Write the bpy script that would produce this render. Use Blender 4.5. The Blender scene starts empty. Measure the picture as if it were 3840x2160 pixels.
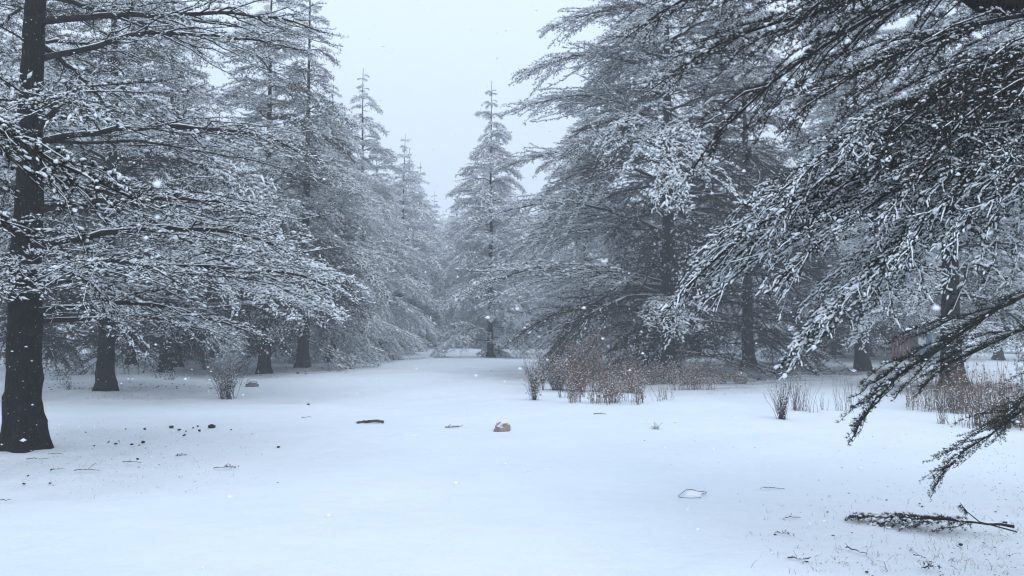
import bpy, math
import numpy as np
from mathutils import Matrix, Vector

# ------------------------------------------------------------------ camera
sc = bpy.context.scene
col = sc.collection
CAMH = 1.6
PITCH = math.atan(150 / 2850)
cam_d = bpy.data.cameras.new('camera')
cam_d.lens = 26.72
cam_d.sensor_width = 36
cam_d.clip_end = 1000
cam_d.clip_start = 0.05
cam_d.dof.use_dof = True
cam_d.dof.focus_distance = 9.0
cam_d.dof.aperture_fstop = 6.0
cam = bpy.data.objects.new('camera', cam_d)
col.objects.link(cam)
cam.location = (0, 0, CAMH)
cam.rotation_euler = (math.pi / 2 + PITCH, 0, 0)
sc.camera = cam

# ------------------------------------------------------------------ sky and sun (overcast, snowing)
SUN_EL, SUN_AZ = math.radians(48), math.radians(150)
w = bpy.data.worlds.new('World')
sc.world = w
w.use_nodes = True
nt = w.node_tree
nt.nodes.clear()
N = nt.nodes.new
sky = N('ShaderNodeTexSky')
sky.sky_type = 'NISHITA'
sky.sun_disc = False
sky.sun_elevation = SUN_EL
sky.sun_rotation = SUN_AZ
tc = N('ShaderNodeTexCoord')
sep = N('ShaderNodeSeparateXYZ')
nt.links.new(tc.outputs['Generated'], sep.inputs[0])
mr = N('ShaderNodeMapRange')            # overcast sky: brighter towards the zenith
mr.inputs['From Min'].default_value = 0.0
mr.inputs['From Max'].default_value = 1.0
mr.inputs['To Min'].default_value = 0.90
mr.inputs['To Max'].default_value = 1.75
nt.links.new(sep.outputs['Z'], mr.inputs['Value'])
cc = N('ShaderNodeRGB')
cc.outputs[0].default_value = (6.9, 8.08, 9.7, 1)
mul = N('ShaderNodeMix')
mul.data_type = 'RGBA'
mul.blend_type = 'MULTIPLY'
mul.inputs['Factor'].default_value = 1
nt.links.new(cc.outputs[0], mul.inputs[6])
nt.links.new(mr.outputs[0], mul.inputs[7])
mx = N('ShaderNodeMix')
mx.data_type = 'RGBA'
mx.inputs['Factor'].default_value = 0.92
nt.links.new(sky.outputs[0], mx.inputs[6])
nt.links.new(mul.outputs[2], mx.inputs[7])
bg = N('ShaderNodeBackground')
bg.inputs['Strength'].default_value = 0.10
nt.links.new(mx.outputs[2], bg.inputs['Color'])
wo = N('ShaderNodeOutputWorld')
nt.links.new(bg.outputs[0], wo.inputs['Surface'])

sun_d = bpy.data.lights.new('sun', 'SUN')
sun_d.energy = 0.5
sun_d.angle = math.radians(40)
sun_d.color = (1.0, 0.98, 0.955)
sun = bpy.data.objects.new('sun', sun_d)
col.objects.link(sun)
sd = Vector((math.sin(SUN_AZ) * math.cos(SUN_EL), math.cos(SUN_AZ) * math.cos(SUN_EL), math.sin(SUN_EL)))
sun.rotation_euler = sd.to_track_quat('Z', 'Y').to_euler()

sc.view_settings.view_transform = 'Standard'
sc.view_settings.look = 'None'
sc.view_settings.gamma = 1
sc.view_settings.exposure = 0.09
sc.render.engine = 'CYCLES'
sc.cycles.max_bounces = 8
sc.cycles.diffuse_bounces = 5
sc.cycles.glossy_bounces = 1
sc.cycles.transmission_bounces = 4
sc.cycles.volume_bounces = 1
sc.cycles.use_denoising = True
sc.cycles.filter_width = 1.2

# ------------------------------------------------------------------ helpers
MATS = {}


def px(u, v, d):
    """point seen at pixel (u, v) of the 3840x2160 picture whose distance along the ground is d"""
    x, y = (u - 1920) / 2850, (1080 - v) / 2850
    c, s = math.cos(PITCH), math.sin(PITCH)
    fy, fz = c - y * s, s + y * c
    k = d / fy
    return np.array([x * k, d, CAMH + fz * k])


def gpx(u, v):
    """ground point seen at pixel (u, v)"""
    x, y = (u - 1920) / 2850, (1080 - v) / 2850
    c, s = math.cos(PITCH), math.sin(PITCH)
    fy, fz = c - y * s, s + y * c
    k = -CAMH / fz
    for _ in range(4):
        X, Y = x * k, fy * k
        k = -(CAMH - ground_h(X, Y)) / fz
    return np.array([x * k, fy * k, CAMH + fz * k])


def ground_h(x, y):
    x = np.asarray(x, float)
    y = np.asarray(y, float)
    h = (0.05 * np.sin(x * 0.55 + 0.4 * y) + 0.03 * np.sin(y * 0.47 - 0.3 * x + 1.3)
         + 0.02 * np.sin(x * 1.3 + 2.0) * np.sin(y * 0.9) + 0.05 * np.sin(x * 0.17 + 1.0) * np.sin(y * 0.21 + 0.5))
    for k, (fx, fy, ph) in enumerate([(1.9, 0.8, 0.3), (-1.1, 2.1, 1.7), (2.7, -1.6, 4.1), (0.9, 3.3, 2.2), (-3.1, 1.3, 5.0)]):
        h = h + 0.008 * np.sin(fx * x + fy * y + ph + 1.5 * np.sin(0.6 * fy * x - 0.5 * fx * y + ph))
    return h


def tag(o, label=None, cat=None, group=None, kind=None):
    if label: o['label'] = label
    if cat: o['category'] = cat
    if group: o['group'] = group
    if kind: o['kind'] = kind
    return o


def link(o, parent=None):
    col.objects.link(o)
    if parent is not None:
        o.parent = parent
    return o


def empty(name, loc, rz=0.0):
    o = bpy.data.objects.new(name, None)
    o.empty_display_size = 0.2
    col.objects.link(o)
    o.location = loc
    o.rotation_euler = (0, 0, rz)
    return o


class Geo:
    """numpy triangle soup collector"""

    def __init__(s):
        s.v, s.t, s.m, s.sm = [], [], [], []
        s.n = 0

    def add(s, v, t, mat, smooth=False):
        v = np.asarray(v, np.float32).reshape(-1, 3)
        t = np.asarray(t, np.int32).reshape(-1, 3)
        if len(t) == 0: return
        s.v.append(v)
        s.t.append(t + s.n)
        s.m.append(np.full(len(t), mat, np.int32))
        s.sm.append(np.full(len(t), smooth, bool))
        s.n += len(v)

    def arrays(s):
        return np.concatenate(s.v), np.concatenate(s.t), np.concatenate(s.m), np.concatenate(s.sm)

    def mesh(s, name, mats):
        v, t, m, sm = s.arrays()
        return np_mesh(name, v, t, m, sm, mats)


def np_mesh(name, v, t, m, sm, mats):
    me = bpy.data.meshes.new(name)
    me.vertices.add(len(v))
    me.vertices.foreach_set('co', np.ascontiguousarray(v, np.float32).ravel())
    me.loops.add(len(t) * 3)
    me.loops.foreach_set('vertex_index', np.ascontiguousarray(t, np.int32).ravel())
    me.polygons.add(len(t))
    me.polygons.foreach_set('loop_start', np.arange(0, len(t) * 3, 3, dtype=np.int32))
    for mm in mats: me.materials.append(mm)
    me.polygons.foreach_set('material_index', m)
    me.polygons.foreach_set('use_smooth', sm)
    me.update(calc_edges=True)
    return me


def obj(name, geo, mats, parent=None, loc=None):
    me = geo.mesh(name, mats) if isinstance(geo, Geo) else geo
    o = bpy.data.objects.new(name, me)
    link(o, parent)
    if loc is not None: o.location = loc
    return o


def norm(a):
    return a / np.maximum(np.linalg.norm(a, axis=-1, keepdims=True), 1e-9)


def tubes(g, P, R, k, mat, smooth=True, cap=False):
    """P (m,n,3) polylines, R (m,n) radii"""
    P = np.asarray(P, float)
    R = np.asarray(R, float)
    m, n = P.shape[:2]
    if m == 0: return
    T = np.gradient(P, axis=1)
    T = norm(T)
    up = np.zeros_like(T)
    up[..., 2] = 1
    vert = np.abs(T[..., 2]) > 0.95
    up[vert] = (1, 0, 0)
    A = norm(np.cross(T, up))
    B = np.cross(A, T)
    a = np.arange(k) * 2 * np.pi / k + np.pi / 2
    V = P[:, :, None, :] + R[:, :, None, None] * (np.cos(a)[None, None, :, None] * A[:, :, None, :] + np.sin(a)[None, None, :, None] * B[:, :, None, :])
    idx = np.arange(m * n * k).reshape(m, n, k)
    a0 = idx[:, :-1, :]
    a1 = np.roll(idx, -1, axis=2)[:, :-1, :]
    b0 = idx[:, 1:, :]
    b1 = np.roll(idx, -1, axis=2)[:, 1:, :]
    t = np.concatenate([np.stack([a0, b0, a1], -1).reshape(-1, 3), np.stack([a1, b0, b1], -1).reshape(-1, 3)])
    g.add(V.reshape(-1, 3), t, mat, smooth)
    if cap:
        for e in (0, n - 1):
            c = idx[:, e, :]
            tt = [np.stack([c[:, 0], c[:, i], c[:, i + 1]], -1) for i in range(1, k - 1)]
            g.v.append(np.zeros((0, 3), np.float32))
            g.add(V.reshape(-1, 3), np.concatenate(tt), mat, smooth)


def needles(g, base, dirs, K, ln, wd, spread, rng, mat):
    """K thin blades per tuft"""
    n = len(base)
    if n == 0: return
    D = np.repeat(dirs, K, 0) + rng.normal(0, spread, (n * K, 3))
    D = norm(D)
    Lr = ln * rng.uniform(0.7, 1.15, (n * K, 1))
    B = np.repeat(base, K, 0)
    S = norm(np.cross(D, rng.normal(0, 1, (n * K, 3)))) * wd * 0.5
    V = np.stack([B - S, B + S, B + D * Lr + S * 0.25], 1).reshape(-1, 3)
    g.add(V, np.arange(len(V)).reshape(-1, 3), mat)


_blob_cache = {}


def blob_tpl(sides, rings):
    key = (sides, rings)
    if key not in _blob_cache:
        v = [(0, 0, 1)]
        for r in range(rings):
            ph = math.pi * (r + 1) / (rings + 1)
            for i in range(sides):
                a = 2 * math.pi * (i + 0.5 * r) / sides
                v.append((math.sin(ph) * math.cos(a), math.sin(ph) * math.sin(a), math.cos(ph)))
        v.append((0, 0, -0.6))
        t = []
        for i in range(sides):
            j = (i + 1) % sides
            t.append((0, 1 + i, 1 + j))
            for r in range(rings - 1):
                a, b = 1 + r * sides, 1 + (r + 1) * sides
                t += [(a + i, b + i, a + j), (a + j, b + i, b + j)]
            e = 1 + (rings - 1) * sides
            t.append((e + j, e + i, len(v) - 1))
        _blob_cache[key] = (np.array(v), np.array(t))
    return _blob_cache[key]


def blobs(g, C, R, rng, mat, sides=5, rings=1, axis=None, stretch=1.0, smooth=True, jit=0.2):
    """C (n,3) centres, R (n,3) semi axes; axis = direction of the long side"""
    n = len(C)
    if n == 0: return
    tv, tt = blob_tpl(sides, rings)
    V = np.repeat(tv[None], n, 0) * (1 + rng.uniform(-jit, jit, (n, len(tv), 1)))
    V = V * R[:, None, :]
    if axis is None:
        a = rng.uniform(0, 2 * np.pi, n)
        X = np.stack([np.cos(a), np.sin(a), np.zeros(n)], -1)
    else:
        X = norm(axis)
    up = np.array([0, 0, 1.0])
    Y = norm(np.cross(np.broadcast_to(up, X.shape), X))
    Z = np.cross(X, Y)
    W = V[..., 0:1] * X[:, None] + V[..., 1:2] * Y[:, None] + V[..., 2:3] * Z[:, None] + C[:, None]
    T = tt[None] + (np.arange(n) * len(tv))[:, None, None]
    g.add(W.reshape(-1, 3), T.reshape(-1, 3), mat, smooth)


# ------------------------------------------------------------------ materials
def mat(name, color, rough=0.8, spec=0.3, noise=None, bump=None, color2=None, objvar=0.0, trans=0.0):
    m = bpy.data.materials.new(name)
    m.use_nodes = True
    t = m.node_tree
    b = t.nodes['Principled BSDF']
    b.inputs['Roughness'].default_value = rough
    b.inputs['Specular IOR Level'].default_value = spec
    src = None
    co = t.nodes.new('ShaderNodeTexCoord')
    if noise:
        nz = t.nodes.new('ShaderNodeTexNoise')
        nz.inputs['Scale'].default_value = noise
        nz.inputs['Detail'].default_value = 4
        t.links.new(co.outputs['Object'], nz.inputs['Vector'])
        rp = t.nodes.new('ShaderNodeValToRGB')
        rp.color_ramp.elements[0].position = 0.35
        rp.color_ramp.elements[1].position = 0.65
        rp.color_ramp.elements[0].color = (*color, 1)
        rp.color_ramp.elements[1].color = (*(color2 or color), 1)
        t.links.new(nz.outputs['Fac'], rp.inputs['Fac'])
        src = rp.outputs['Color']
    if src is not None:
        t.links.new(src, b.inputs['Base Color'])
    else:
        b.inputs['Base Color'].default_value = (*color, 1)
    if bump:
        bs, st, dist = bump
        n2 = t.nodes.new('ShaderNodeTexNoise')
        n2.inputs['Scale'].default_value = bs
        n2.inputs['Detail'].default_value = 5
        t.links.new(co.outputs['Object'], n2.inputs['Vector'])
        bp = t.nodes.new('ShaderNodeBump')
        bp.inputs['Strength'].default_value = st
        bp.inputs['Distance'].default_value = dist
        t.links.new(n2.outputs['Fac'], bp.inputs['Height'])
        t.links.new(bp.outputs[0], b.inputs['Normal'])
    MATS[name] = m
    return m


SNOW = (0.88, 0.90, 0.92)
snow_m = mat('snow_clump', SNOW, 0.7, 0.2)
twig_m = mat('twig_bark', (0.016, 0.013, 0.011), 0.9, 0.15, noise=12, color2=(0.036, 0.030, 0.025))
needle_m = mat('cedar_needles', (0.010, 0.020, 0.014), 0.6, 0.2, noise=1.7, color2=(0.026, 0.034, 0.023))
needle_w = mat('cedar_needles_brownish', (0.018, 0.020, 0.014), 0.6, 0.2, noise=1.3, color2=(0.044, 0.033, 0.026))
WOOD, NEED, SNO = 0, 1, 2
TM = [twig_m, needle_m, snow_m]
TMW = [twig_m, needle_w, snow_m]


def bark_material():
    m = bpy.data.materials.new('cedar_bark')
    m.use_nodes = True
    t = m.node_tree
    b = t.nodes['Principled BSDF']
    b.inputs['Roughness'].default_value = 0.95
    b.inputs['Specular IOR Level'].default_value = 0.15
    co = t.nodes.new('ShaderNodeTexCoord')
    mp = t.nodes.new('ShaderNodeMapping')
    mp.inputs['Scale'].default_value = (1, 1, 0.28)
    t.links.new(co.outputs['Object'], mp.inputs[0])
    vo = t.nodes.new('ShaderNodeTexVoronoi')
    vo.feature = 'DISTANCE_TO_EDGE'
    vo.inputs['Scale'].default_value = 22
    nz = t.nodes.new('ShaderNodeTexNoise')
    nz.inputs['Scale'].default_value = 9
    nz.inputs['Detail'].default_value = 6
    t.links.new(mp.outputs[0], nz.inputs['Vector'])
    ad = t.nodes.new('ShaderNodeVectorMath')
    ad.operation = 'MULTIPLY_ADD'
    ad.inputs[1].default_value = (0.12, 0.12, 0.12)
    t.links.new(nz.outputs['Color'], ad.inputs[0])
    t.links.new(mp.outputs[0], ad.inputs[2])
    t.links.new(ad.outputs[0], vo.inputs['Vector'])
    rp = t.nodes.new('ShaderNodeValToRGB')
    rp.color_ramp.elements[0].color = (0.008, 0.007, 0.006, 1)
    rp.color_ramp.elements[1].color = (0.018, 0.015, 0.012, 1)
    rp.color_ramp.elements[1].position = 0.25
    t.links.new(vo.outputs['Distance'], rp.inputs[0])
    # thin snow caught in the bark here and there
    n3 = t.nodes.new('ShaderNodeTexNoise')
    n3.inputs['Scale'].default_value = 45
    n3.inputs['Detail'].default_value = 3
    t.links.new(co.outputs['Object'], n3.inputs['Vector'])
    r3 = t.nodes.new('ShaderNodeValToRGB')
    r3.color_ramp.elements[0].position = 0.70
    r3.color_ramp.elements[1].position = 0.74
    t.links.new(n3.outputs['Fac'], r3.inputs[0])
    mi = t.nodes.new('ShaderNodeMix')
    mi.data_type = 'RGBA'
    t.links.new(r3.outputs[0], mi.inputs['Factor'])
    t.links.new(rp.outputs[0], mi.inputs[6])
    mi.inputs[7].default_value = (0.6, 0.62, 0.65, 1)
    t.links.new(mi.outputs[2], b.inputs['Base Color'])
    bp = t.nodes.new('ShaderNodeBump')
    bp.inputs['Distance'].default_value = 0.02
    bp.inputs['Strength'].default_value = 0.8
    t.links.new(vo.outputs['Distance'], bp.inputs['Height'])
    t.links.new(bp.outputs[0], b.inputs['Normal'])
    return m


bark_m = bark_material()


def snow_ground_material():
    m = bpy.data.materials.new('snow_ground')
    m.use_nodes = True
    t = m.node_tree
    b = t.nodes['Principled BSDF']
    b.inputs['Roughness'].default_value = 0.75
    b.inputs['Specular IOR Level'].default_value = 0.2
    co = t.nodes.new('ShaderNodeTexCoord')

    def nz(scale, detail, vec=None):
        n = t.nodes.new('ShaderNodeTexNoise')
        n.inputs['Scale'].default_value = scale
        n.inputs['Detail'].default_value = detail
        t.links.new(vec or co.outputs['Object'], n.inputs['Vector'])
        return n

    def ramp(src, p0, p1, c0, c1):
        r = t.nodes.new('ShaderNodeValToRGB')
        r.color_ramp.elements[0].position = p0
        r.color_ramp.elements[1].position = p1
        r.color_ramp.elements[0].color = c0
        r.color_ramp.elements[1].color = c1
        t.links.new(src, r.inputs[0])
        return r

    # thin snow near the trees: attribute painted per vertex says how thin the cover is
    at = t.nodes.new('ShaderNodeAttribute')
    at.attribute_name = 'thin_cover'
    n1 = nz(1.1, 5)
    n2 = nz(30, 6)
    mm = t.nodes.new('ShaderNodeMath')
    mm.operation = 'MULTIPLY'
    t.links.new(at.outputs['Fac'], mm.inputs[0])
    r1 = ramp(n1.outputs['Fac'], 0.35, 0.7, (0.25, 0.25, 0.25, 1), (1, 1, 1, 1))
    t.links.new(r1.outputs[0], mm.inputs[1])
    m2 = t.nodes.new('ShaderNodeMath')
    m2.operation = 'MULTIPLY'
    m2.use_clamp = True
    r2 = ramp(n2.outputs['Fac'], 0.36, 0.66, (0.16, 0.16, 0.16, 1), (1, 1, 1, 1))
    t.links.new(mm.outputs[0], m2.inputs[0])
    t.links.new(r2.outputs[0], m2.inputs[1])
    mi = t.nodes.new('ShaderNodeMix')
    mi.data_type = 'RGBA'
    t.links.new(m2.outputs[0], mi.inputs['Factor'])
    big = nz(0.35, 3)
    rb = ramp(big.outputs['Fac'], 0.3, 0.7, (0.74, 0.785, 0.83, 1), (0.79, 0.835, 0.88, 1))
    t.links.new(rb.outputs[0], mi.inputs[6])
    mi.inputs[7].default_value = (0.20, 0.175, 0.15, 1)
    t.links.new(mi.outputs[2], b.inputs['Base Color'])
    n4 = nz(2.6, 8)
    n5 = nz(60, 4)
    ad = t.nodes.new('ShaderNodeMath')
    ad.operation = 'MULTIPLY_ADD'
    ad.inputs[1].default_value = 0.12
    t.links.new(n5.outputs['Fac'], ad.inputs[0])
    t.links.new(n4.outputs['Fac'], ad.inputs[2])
    bp = t.nodes.new('ShaderNodeBump')
    bp.inputs['Distance'].default_value = 0.09
    bp.inputs['Strength'].default_value = 0.5
    t.links.new(ad.outputs[0], bp.inputs['Height'])
    t.links.new(bp.outputs[0], b.inputs['Normal'])
    return m


# ------------------------------------------------------------------ trees: positions (x, y) come from the photograph's trunk bases
def T(u, v=None, d=None):
    if d is None:
        p = gpx(u, v)
        return float(p[0]), float(p[1])
    return (u - 1920) / 2850 * d, d


# ------------------------------------------------------------------ bough generator
def bough(seed, L, thin=False, width=0.42, nlat=22, droop=0.25, rise=0.18, tert=0.28, tsp=0.10, tuft_sp=0.045, ln=0.05, wd=0.007,
          K=5, snow=0.85, cap=(5, 1), cap_r=0.5, cap_h=0.28, r0=None, start=0.12, lat_ang=52, tub=(6, 4, 3), bare=0.0,
          latdroop=0.25, wood_snow=0.75, sag=0.5, spread=0.55, hang=0.0, tert_ang=48, pad=1.0, line_fat=1.0, along=0.6, tipw=0.6, fat3=1.1):
    rng = np.random.default_rng(seed)
    g = Geo()
    if r0 is None: r0 = 0.009 * L + 0.006
    n = 15
    t = np.linspace(0, 1, n)
    wy = np.cumsum(rng.normal(0, 0.012, n)) * L
    wy -= wy[0]
    wz = np.cumsum(rng.normal(0, 0.006, n)) * L
    wz -= wz[0]
    main = np.stack([L * t * (1 - 0.10 * t), wy, L * (rise * t - (rise + droop) * t ** 2.2) + wz], -1)
    mr_ = r0 * (1 - t) ** 0.8 + 0.003
    tubes(g, main[None], mr_[None], tub[0], WOOD)

    def at_main(tt):
        i = np.clip(tt * (n - 1), 0, n - 1.001)
        k = i.astype(int)
        f = (i - k)[:, None]
        return main[k] * (1 - f) + main[k + 1] * f, norm(main[k + 1] - main[k])

    # laterals
    lt = np.linspace(start, 0.985, nlat) + rng.uniform(-0.4, 0.4, nlat) / nlat
    lt = np.clip(lt, 0.05, 0.99)
    S, Tm = at_main(lt)
    side = np.where(np.arange(nlat) % 2 == 0, 1.0, -1.0)
    ang = np.radians(lat_ang - 18 * lt + rng.normal(0, 13, nlat)) * side
    ca, sa = np.cos(ang), np.sin(ang)
    D = np.stack([Tm[:, 0] * ca - Tm[:, 1] * sa, Tm[:, 0] * sa + Tm[:, 1] * ca, Tm[:, 2] * 0.8 + rng.normal(0.0, 0.13, nlat)], -1)
    D = norm(D)
    prof = np.clip(1.15 * (1 - lt) ** 0.75 * (0.35 + 1.1 * np.minimum(lt / 0.35, 1)), 0.05, None)
    ll = width * L * prof * rng.uniform(0.65, 1.15, nlat) + 0.10
    m = 7
    s = np.linspace(0, 1, m)
    bend = -side * (0.18 + rng.normal(0, 0.12, nlat))                                   # laterals curve forwards
    F = np.stack([-D[:, 1], D[:, 0], np.zeros(nlat)], -1) * bend[:, None]
    PL = S[:, None] + D[:, None] * (ll[:, None] * s)[..., None] + F[:, None] * (ll[:, None] * s ** 2)[..., None]
    PL = PL + np.cumsum(rng.normal(0, 0.028, (nlat, m, 3)), 1) * ll[:, None, None] * (s > 0)[None, :, None]
    PL[..., 2] -= ((latdroop + hang) * rng.uniform(0.4, 1.9, (nlat, 1))) * ll[:, None] * s[None] ** 2
    rl = (0.25 * r0 * (ll / ll.max()) + 0.0025)[:, None] * (1 - 0.75 * s)[None]
    tubes(g, PL, rl, tub[1], WOOD)
    # tertiary twigs
    cnt = np.maximum((ll / tsp).astype(int), 2)
    own = np.repeat(np.arange(nlat), cnt)
    k_in = np.concatenate([np.arange(c) for c in cnt])
    tt_ = (k_in + 0.7 + rng.uniform(-0.3, 0.3, len(own))) / (cnt[own] + 0.3)
    tt_ = np.clip(tt_, 0.05, 0.99)
    i = np.clip(tt_ * (m - 1), 0, m - 1.001)
    k = i.astype(int)
    f = (i - k)[:, None]
    S3 = PL[own, k] * (1 - f) + PL[own, k + 1] * f
    T3 = norm(PL[own, k + 1] - PL[own, k])
    sd3 = np.where(k_in % 2 == 0, 1.0, -1.0)
    a3 = np.radians(tert_ang + rng.normal(0, 20, len(own))) * sd3
    ca, sa = np.cos(a3), np.sin(a3)
    D3 = norm(np.stack([T3[:, 0] * ca - T3[:, 1] * sa, T3[:, 0] * sa + T3[:, 1] * ca, T3[:, 2] * 0.6 + rng.normal(0.0, 0.12, len(own)) - 0.1 * sag], -1))
    l3 = tert * (0.45 + 0.75 * (1 - tt_)) * rng.uniform(0.5, 1.2, len(own)) * np.minimum(1, 0.35 + ll[own] / (width * L + 0.05))
    keep = rng.uniform(0, 1, len(own)) > bare
    S3, D3, l3 = S3[keep], D3[keep], l3[keep]
    m3 = 4
    s3 = np.linspace(0, 1, m3)
    P3 = S3[:, None] + D3[:, None] * (l3[:, None] * s3)[..., None]
    P3[..., 2] -= (0.22 * sag + hang) * l3[:, None] * s3[None] ** 2
    P3[:, 1:] += rng.normal(0, 0.03, (len(S3), m3 - 1, 3)) * l3[:, None, None]
    r3 = np.maximum(0.0022, wd * 0.30) * (1 - 0.5 * s3)[None] * np.ones((len(S3), 1))
    if not thin: tubes(g, P3, r3, tub[2], WOOD, smooth=False)

    # tufts along all fine wood
    def sample(P, sp, t0=0.0):
        seg = np.linalg.norm(np.diff(P, axis=1), axis=-1)
        tot = seg.sum(1)
        c = np.maximum((tot * (1 - t0) / sp).astype(int), 1)
        ow = np.repeat(np.arange(len(P)), c)
        ki = np.concatenate([np.arange(x) for x in c]) if len(c) else np.zeros(0, int)
        u = t0 + (1 - t0) * (ki + 1 - rng.uniform(0, 0.6, len(ow))) / c[ow]
        q = np.clip(u * (P.shape[1] - 1), 0, P.shape[1] - 1.001)
        kk = q.astype(int)
        ff = (q - kk)[:, None]
        pos = P[ow, kk] * (1 - ff) + P[ow, kk + 1] * ff
        return pos, norm(P[ow, kk + 1] - P[ow, kk])

    a_, b_ = sample(P3, tuft_sp)
    c_, d_ = sample(PL, tuft_sp * 1.3, 0.1)
    e_, f_ = sample(main[None], tuft_sp * 1.2, 0.45)
    if bare > 0.5:
        q = rng.uniform(0, 1, len(c_)) > bare
        c_, d_ = c_[q], d_[q]
    pos = np.concatenate([a_, c_, e_])
    tan = np.concatenate([b_, d_, f_])
    # short shoots stand off the twig: mostly upwards and sideways
    rnd = rng.normal(0, 1, pos.shape)
    perp = norm(rnd - (rnd * tan).sum(-1, keepdims=True) * tan)
    dirs = norm(perp * 0.75 + np.array([0, 0, 0.75]) + tan * 0.35)
    base = pos + dirs * ln * 0.12
    needles(g, base, dirs, K, ln, wd, spread, rng, NEED)
    # snow lies in patches, thicker towards the ends of the boughs
    fr = 9.0 / L
    pat = 0.5 * np.sin(base[:, 0] * fr * 1.3 + rng.uniform(0, 6)) * np.cos(base[:, 1] * fr * 1.9 + rng.uniform(0, 6)) + tipw * (base[:, 0] / L - 0.55)
    q = rng.uniform(0, 1, len(base)) < snow + 0.45 * pat
    C = base[q] + dirs[q] * ln * 0.42 + np.array([0, 0, ln * 0.12])
    nn = len(C)
    sz = rng.lognormal(0, 0.3, (nn, 1))
    R = np.concatenate([ln * cap_r * pad * rng.uniform(0.8, 1.7, (nn, 1)), ln * cap_r * rng.uniform(0.5, 0.9, (nn, 1)), ln * cap_h * rng.uniform(0.6, 1.2, (nn, 1))], 1) * sz
    axis = tan[q] * along * 1.6 + dirs[q] * 0.4 + rng.normal(0, 0.35, (nn, 3))
    axis[:, 2] *= 0.8
    blobs(g, C, R, rng, SNO, cap[0], cap[1], axis=axis, smooth=True, jit=0.34)

    # snow lying along the wood
    def snowline(P, R_, frac, k, up=0.75, fat=0.95):
        mm = rng.uniform(0, 1, len(P)) < frac
        P_, r_ = P[mm].copy(), R_[mm] * fat
        ph = rng.uniform(0.45, 1.1, r_.shape)
        P_[..., 2] += R_[mm] * up
        tubes(g, P_, r_ * ph, k, SNO)

    snowline(main[None, : n - 1], mr_[None, : n - 1] * 1.0, 1.0 if wood_snow > 0 else 0, 5, 0.55, 0.8)
    snowline(PL, rl * line_fat, wood_snow, 3 if ln > 0.033 else 4, 0.8, 1.0)
    if not thin and ln >= 0.03 and wood_snow > 0.5:
        snowline(P3, r3, wood_snow * 0.95, 4, 1.4, fat3)
    return g


def make_variants(name, specs, mats=TM):
    out = []
    for sp in specs:
        g = bough(**sp)
        out.append((sp['L'], g, mats))
    return out


class BSet:
    def __init__(s, specs, name='branch', mats=None):
        s.items = []
        for k, sp in enumerate(specs):
            g = bough(**sp)
            s.items.append([sp['L'], g, None, mats or (TM if k % 3 else TMW)])
        s.name = name

    def pick(s, L, rng):
        ls = np.array([it[0] for it in s.items])
        cls = ls[np.argmin(np.abs(np.log(ls / L)))]
        c = [i for i, l in enumerate(ls) if abs(l - cls) < 1e-6]
        return s.items[c[rng.integers(len(c))]]

    def mesh(s, it):
        if it[2] is None: it[2] = it[1].mesh(s.name, it[3])
        return it[2]


MID = dict(ln=0.068, wd=0.0105, K=6, tuft_sp=0.062, tsp=0.105, tert=0.34, cap=(5, 1), tub=(5, 3, 3), cap_r=0.44, cap_h=0.30, pad=1.5, thin=True, spread=0.7, line_fat=1.7, latdroop=0.2, tipw=1.7)
mid = BSet([dict(seed=5 + i, L=7.6, nlat=42, width=0.33, droop=0.30, snow=0.6 + 0.2 * i, **{**MID, 'tuft_sp': 0.064, 'tsp': 0.115}) for i in range(2)]
           + [dict(seed=10 + i, snow=(0.5, 0.75, 0.65)[i], L=5.5, nlat=38, width=0.36, droop=0.30, **MID) for i in range(3)]
           + [dict(seed=20 + i, snow=(0.5, 0.8, 0.65, 0.75)[i], L=3.0, nlat=26, width=0.44, droop=0.32, **MID) for i in range(4)]
           + [dict(seed=30 + i, snow=0.75, L=1.3, nlat=15, width=0.46, droop=0.35, **MID) for i in range(3)])
FAR = dict(hang=0.15, ln=0.11, wd=0.007, K=2, tipw=0.2, tuft_sp=0.105, tsp=0.18, tert=0.36, cap=(5, 1), tub=(3, 3, 3), thin=True, wood_snow=0.0, cap_r=0.66, pad=1.7, snow=1.3, spread=0.7)  # heavy snow and few needles whiten the far crowns in place of haze
far = BSet([dict(seed=40 + i, L=4.5, nlat=22, width=0.42, droop=0.30, **FAR) for i in range(3)]
           + [dict(seed=50 + i, L=2.2, nlat=15, width=0.46, droop=0.32, **FAR) for i in range(3)]
           + [dict(seed=60 + i, L=1.0, nlat=9, width=0.42, **FAR) for i in range(2)])
MIDD = {**MID, 'K': 8, 'wd': 0.009, 'pad': 1.3, 'cap_r': 0.36, 'tipw': 0.5, 'wood_snow': 0.12}
midd = BSet([dict(seed=310 + i, snow=-0.05 + 0.16 * i, L=5.2, nlat=34, width=0.36, droop=0.28, **MIDD) for i in range(2)]
            + [dict(seed=320 + i, snow=-0.05 + 0.16 * i, L=2.9, nlat=24, width=0.42, droop=0.30, **MIDD) for i in range(2)]
            + [dict(seed=330 + i, snow=0.3, L=1.2, nlat=14, width=0.44, droop=0.35, **MIDD) for i in range(1)], mats=TMW)
MIDW = {**MID, 'K': 4, 'wd': 0.007, 'pad': 1.7, 'cap_r': 0.50, 'hang': 0.12}  # snowier boughs with fewer needles; part of the haze is put into their whiteness
midw = BSet([dict(seed=210 + i, snow=1.0, L=5.0, nlat=34, width=0.36, droop=0.30, **MIDW) for i in range(2)]
            + [dict(seed=220 + i, snow=1.0, L=2.8, nlat=24, width=0.42, droop=0.34, **MIDW) for i in range(3)]
            + [dict(seed=230 + i, snow=1.0, L=1.2, nlat=14, width=0.44, droop=0.40, **MIDW) for i in range(2)])
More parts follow.
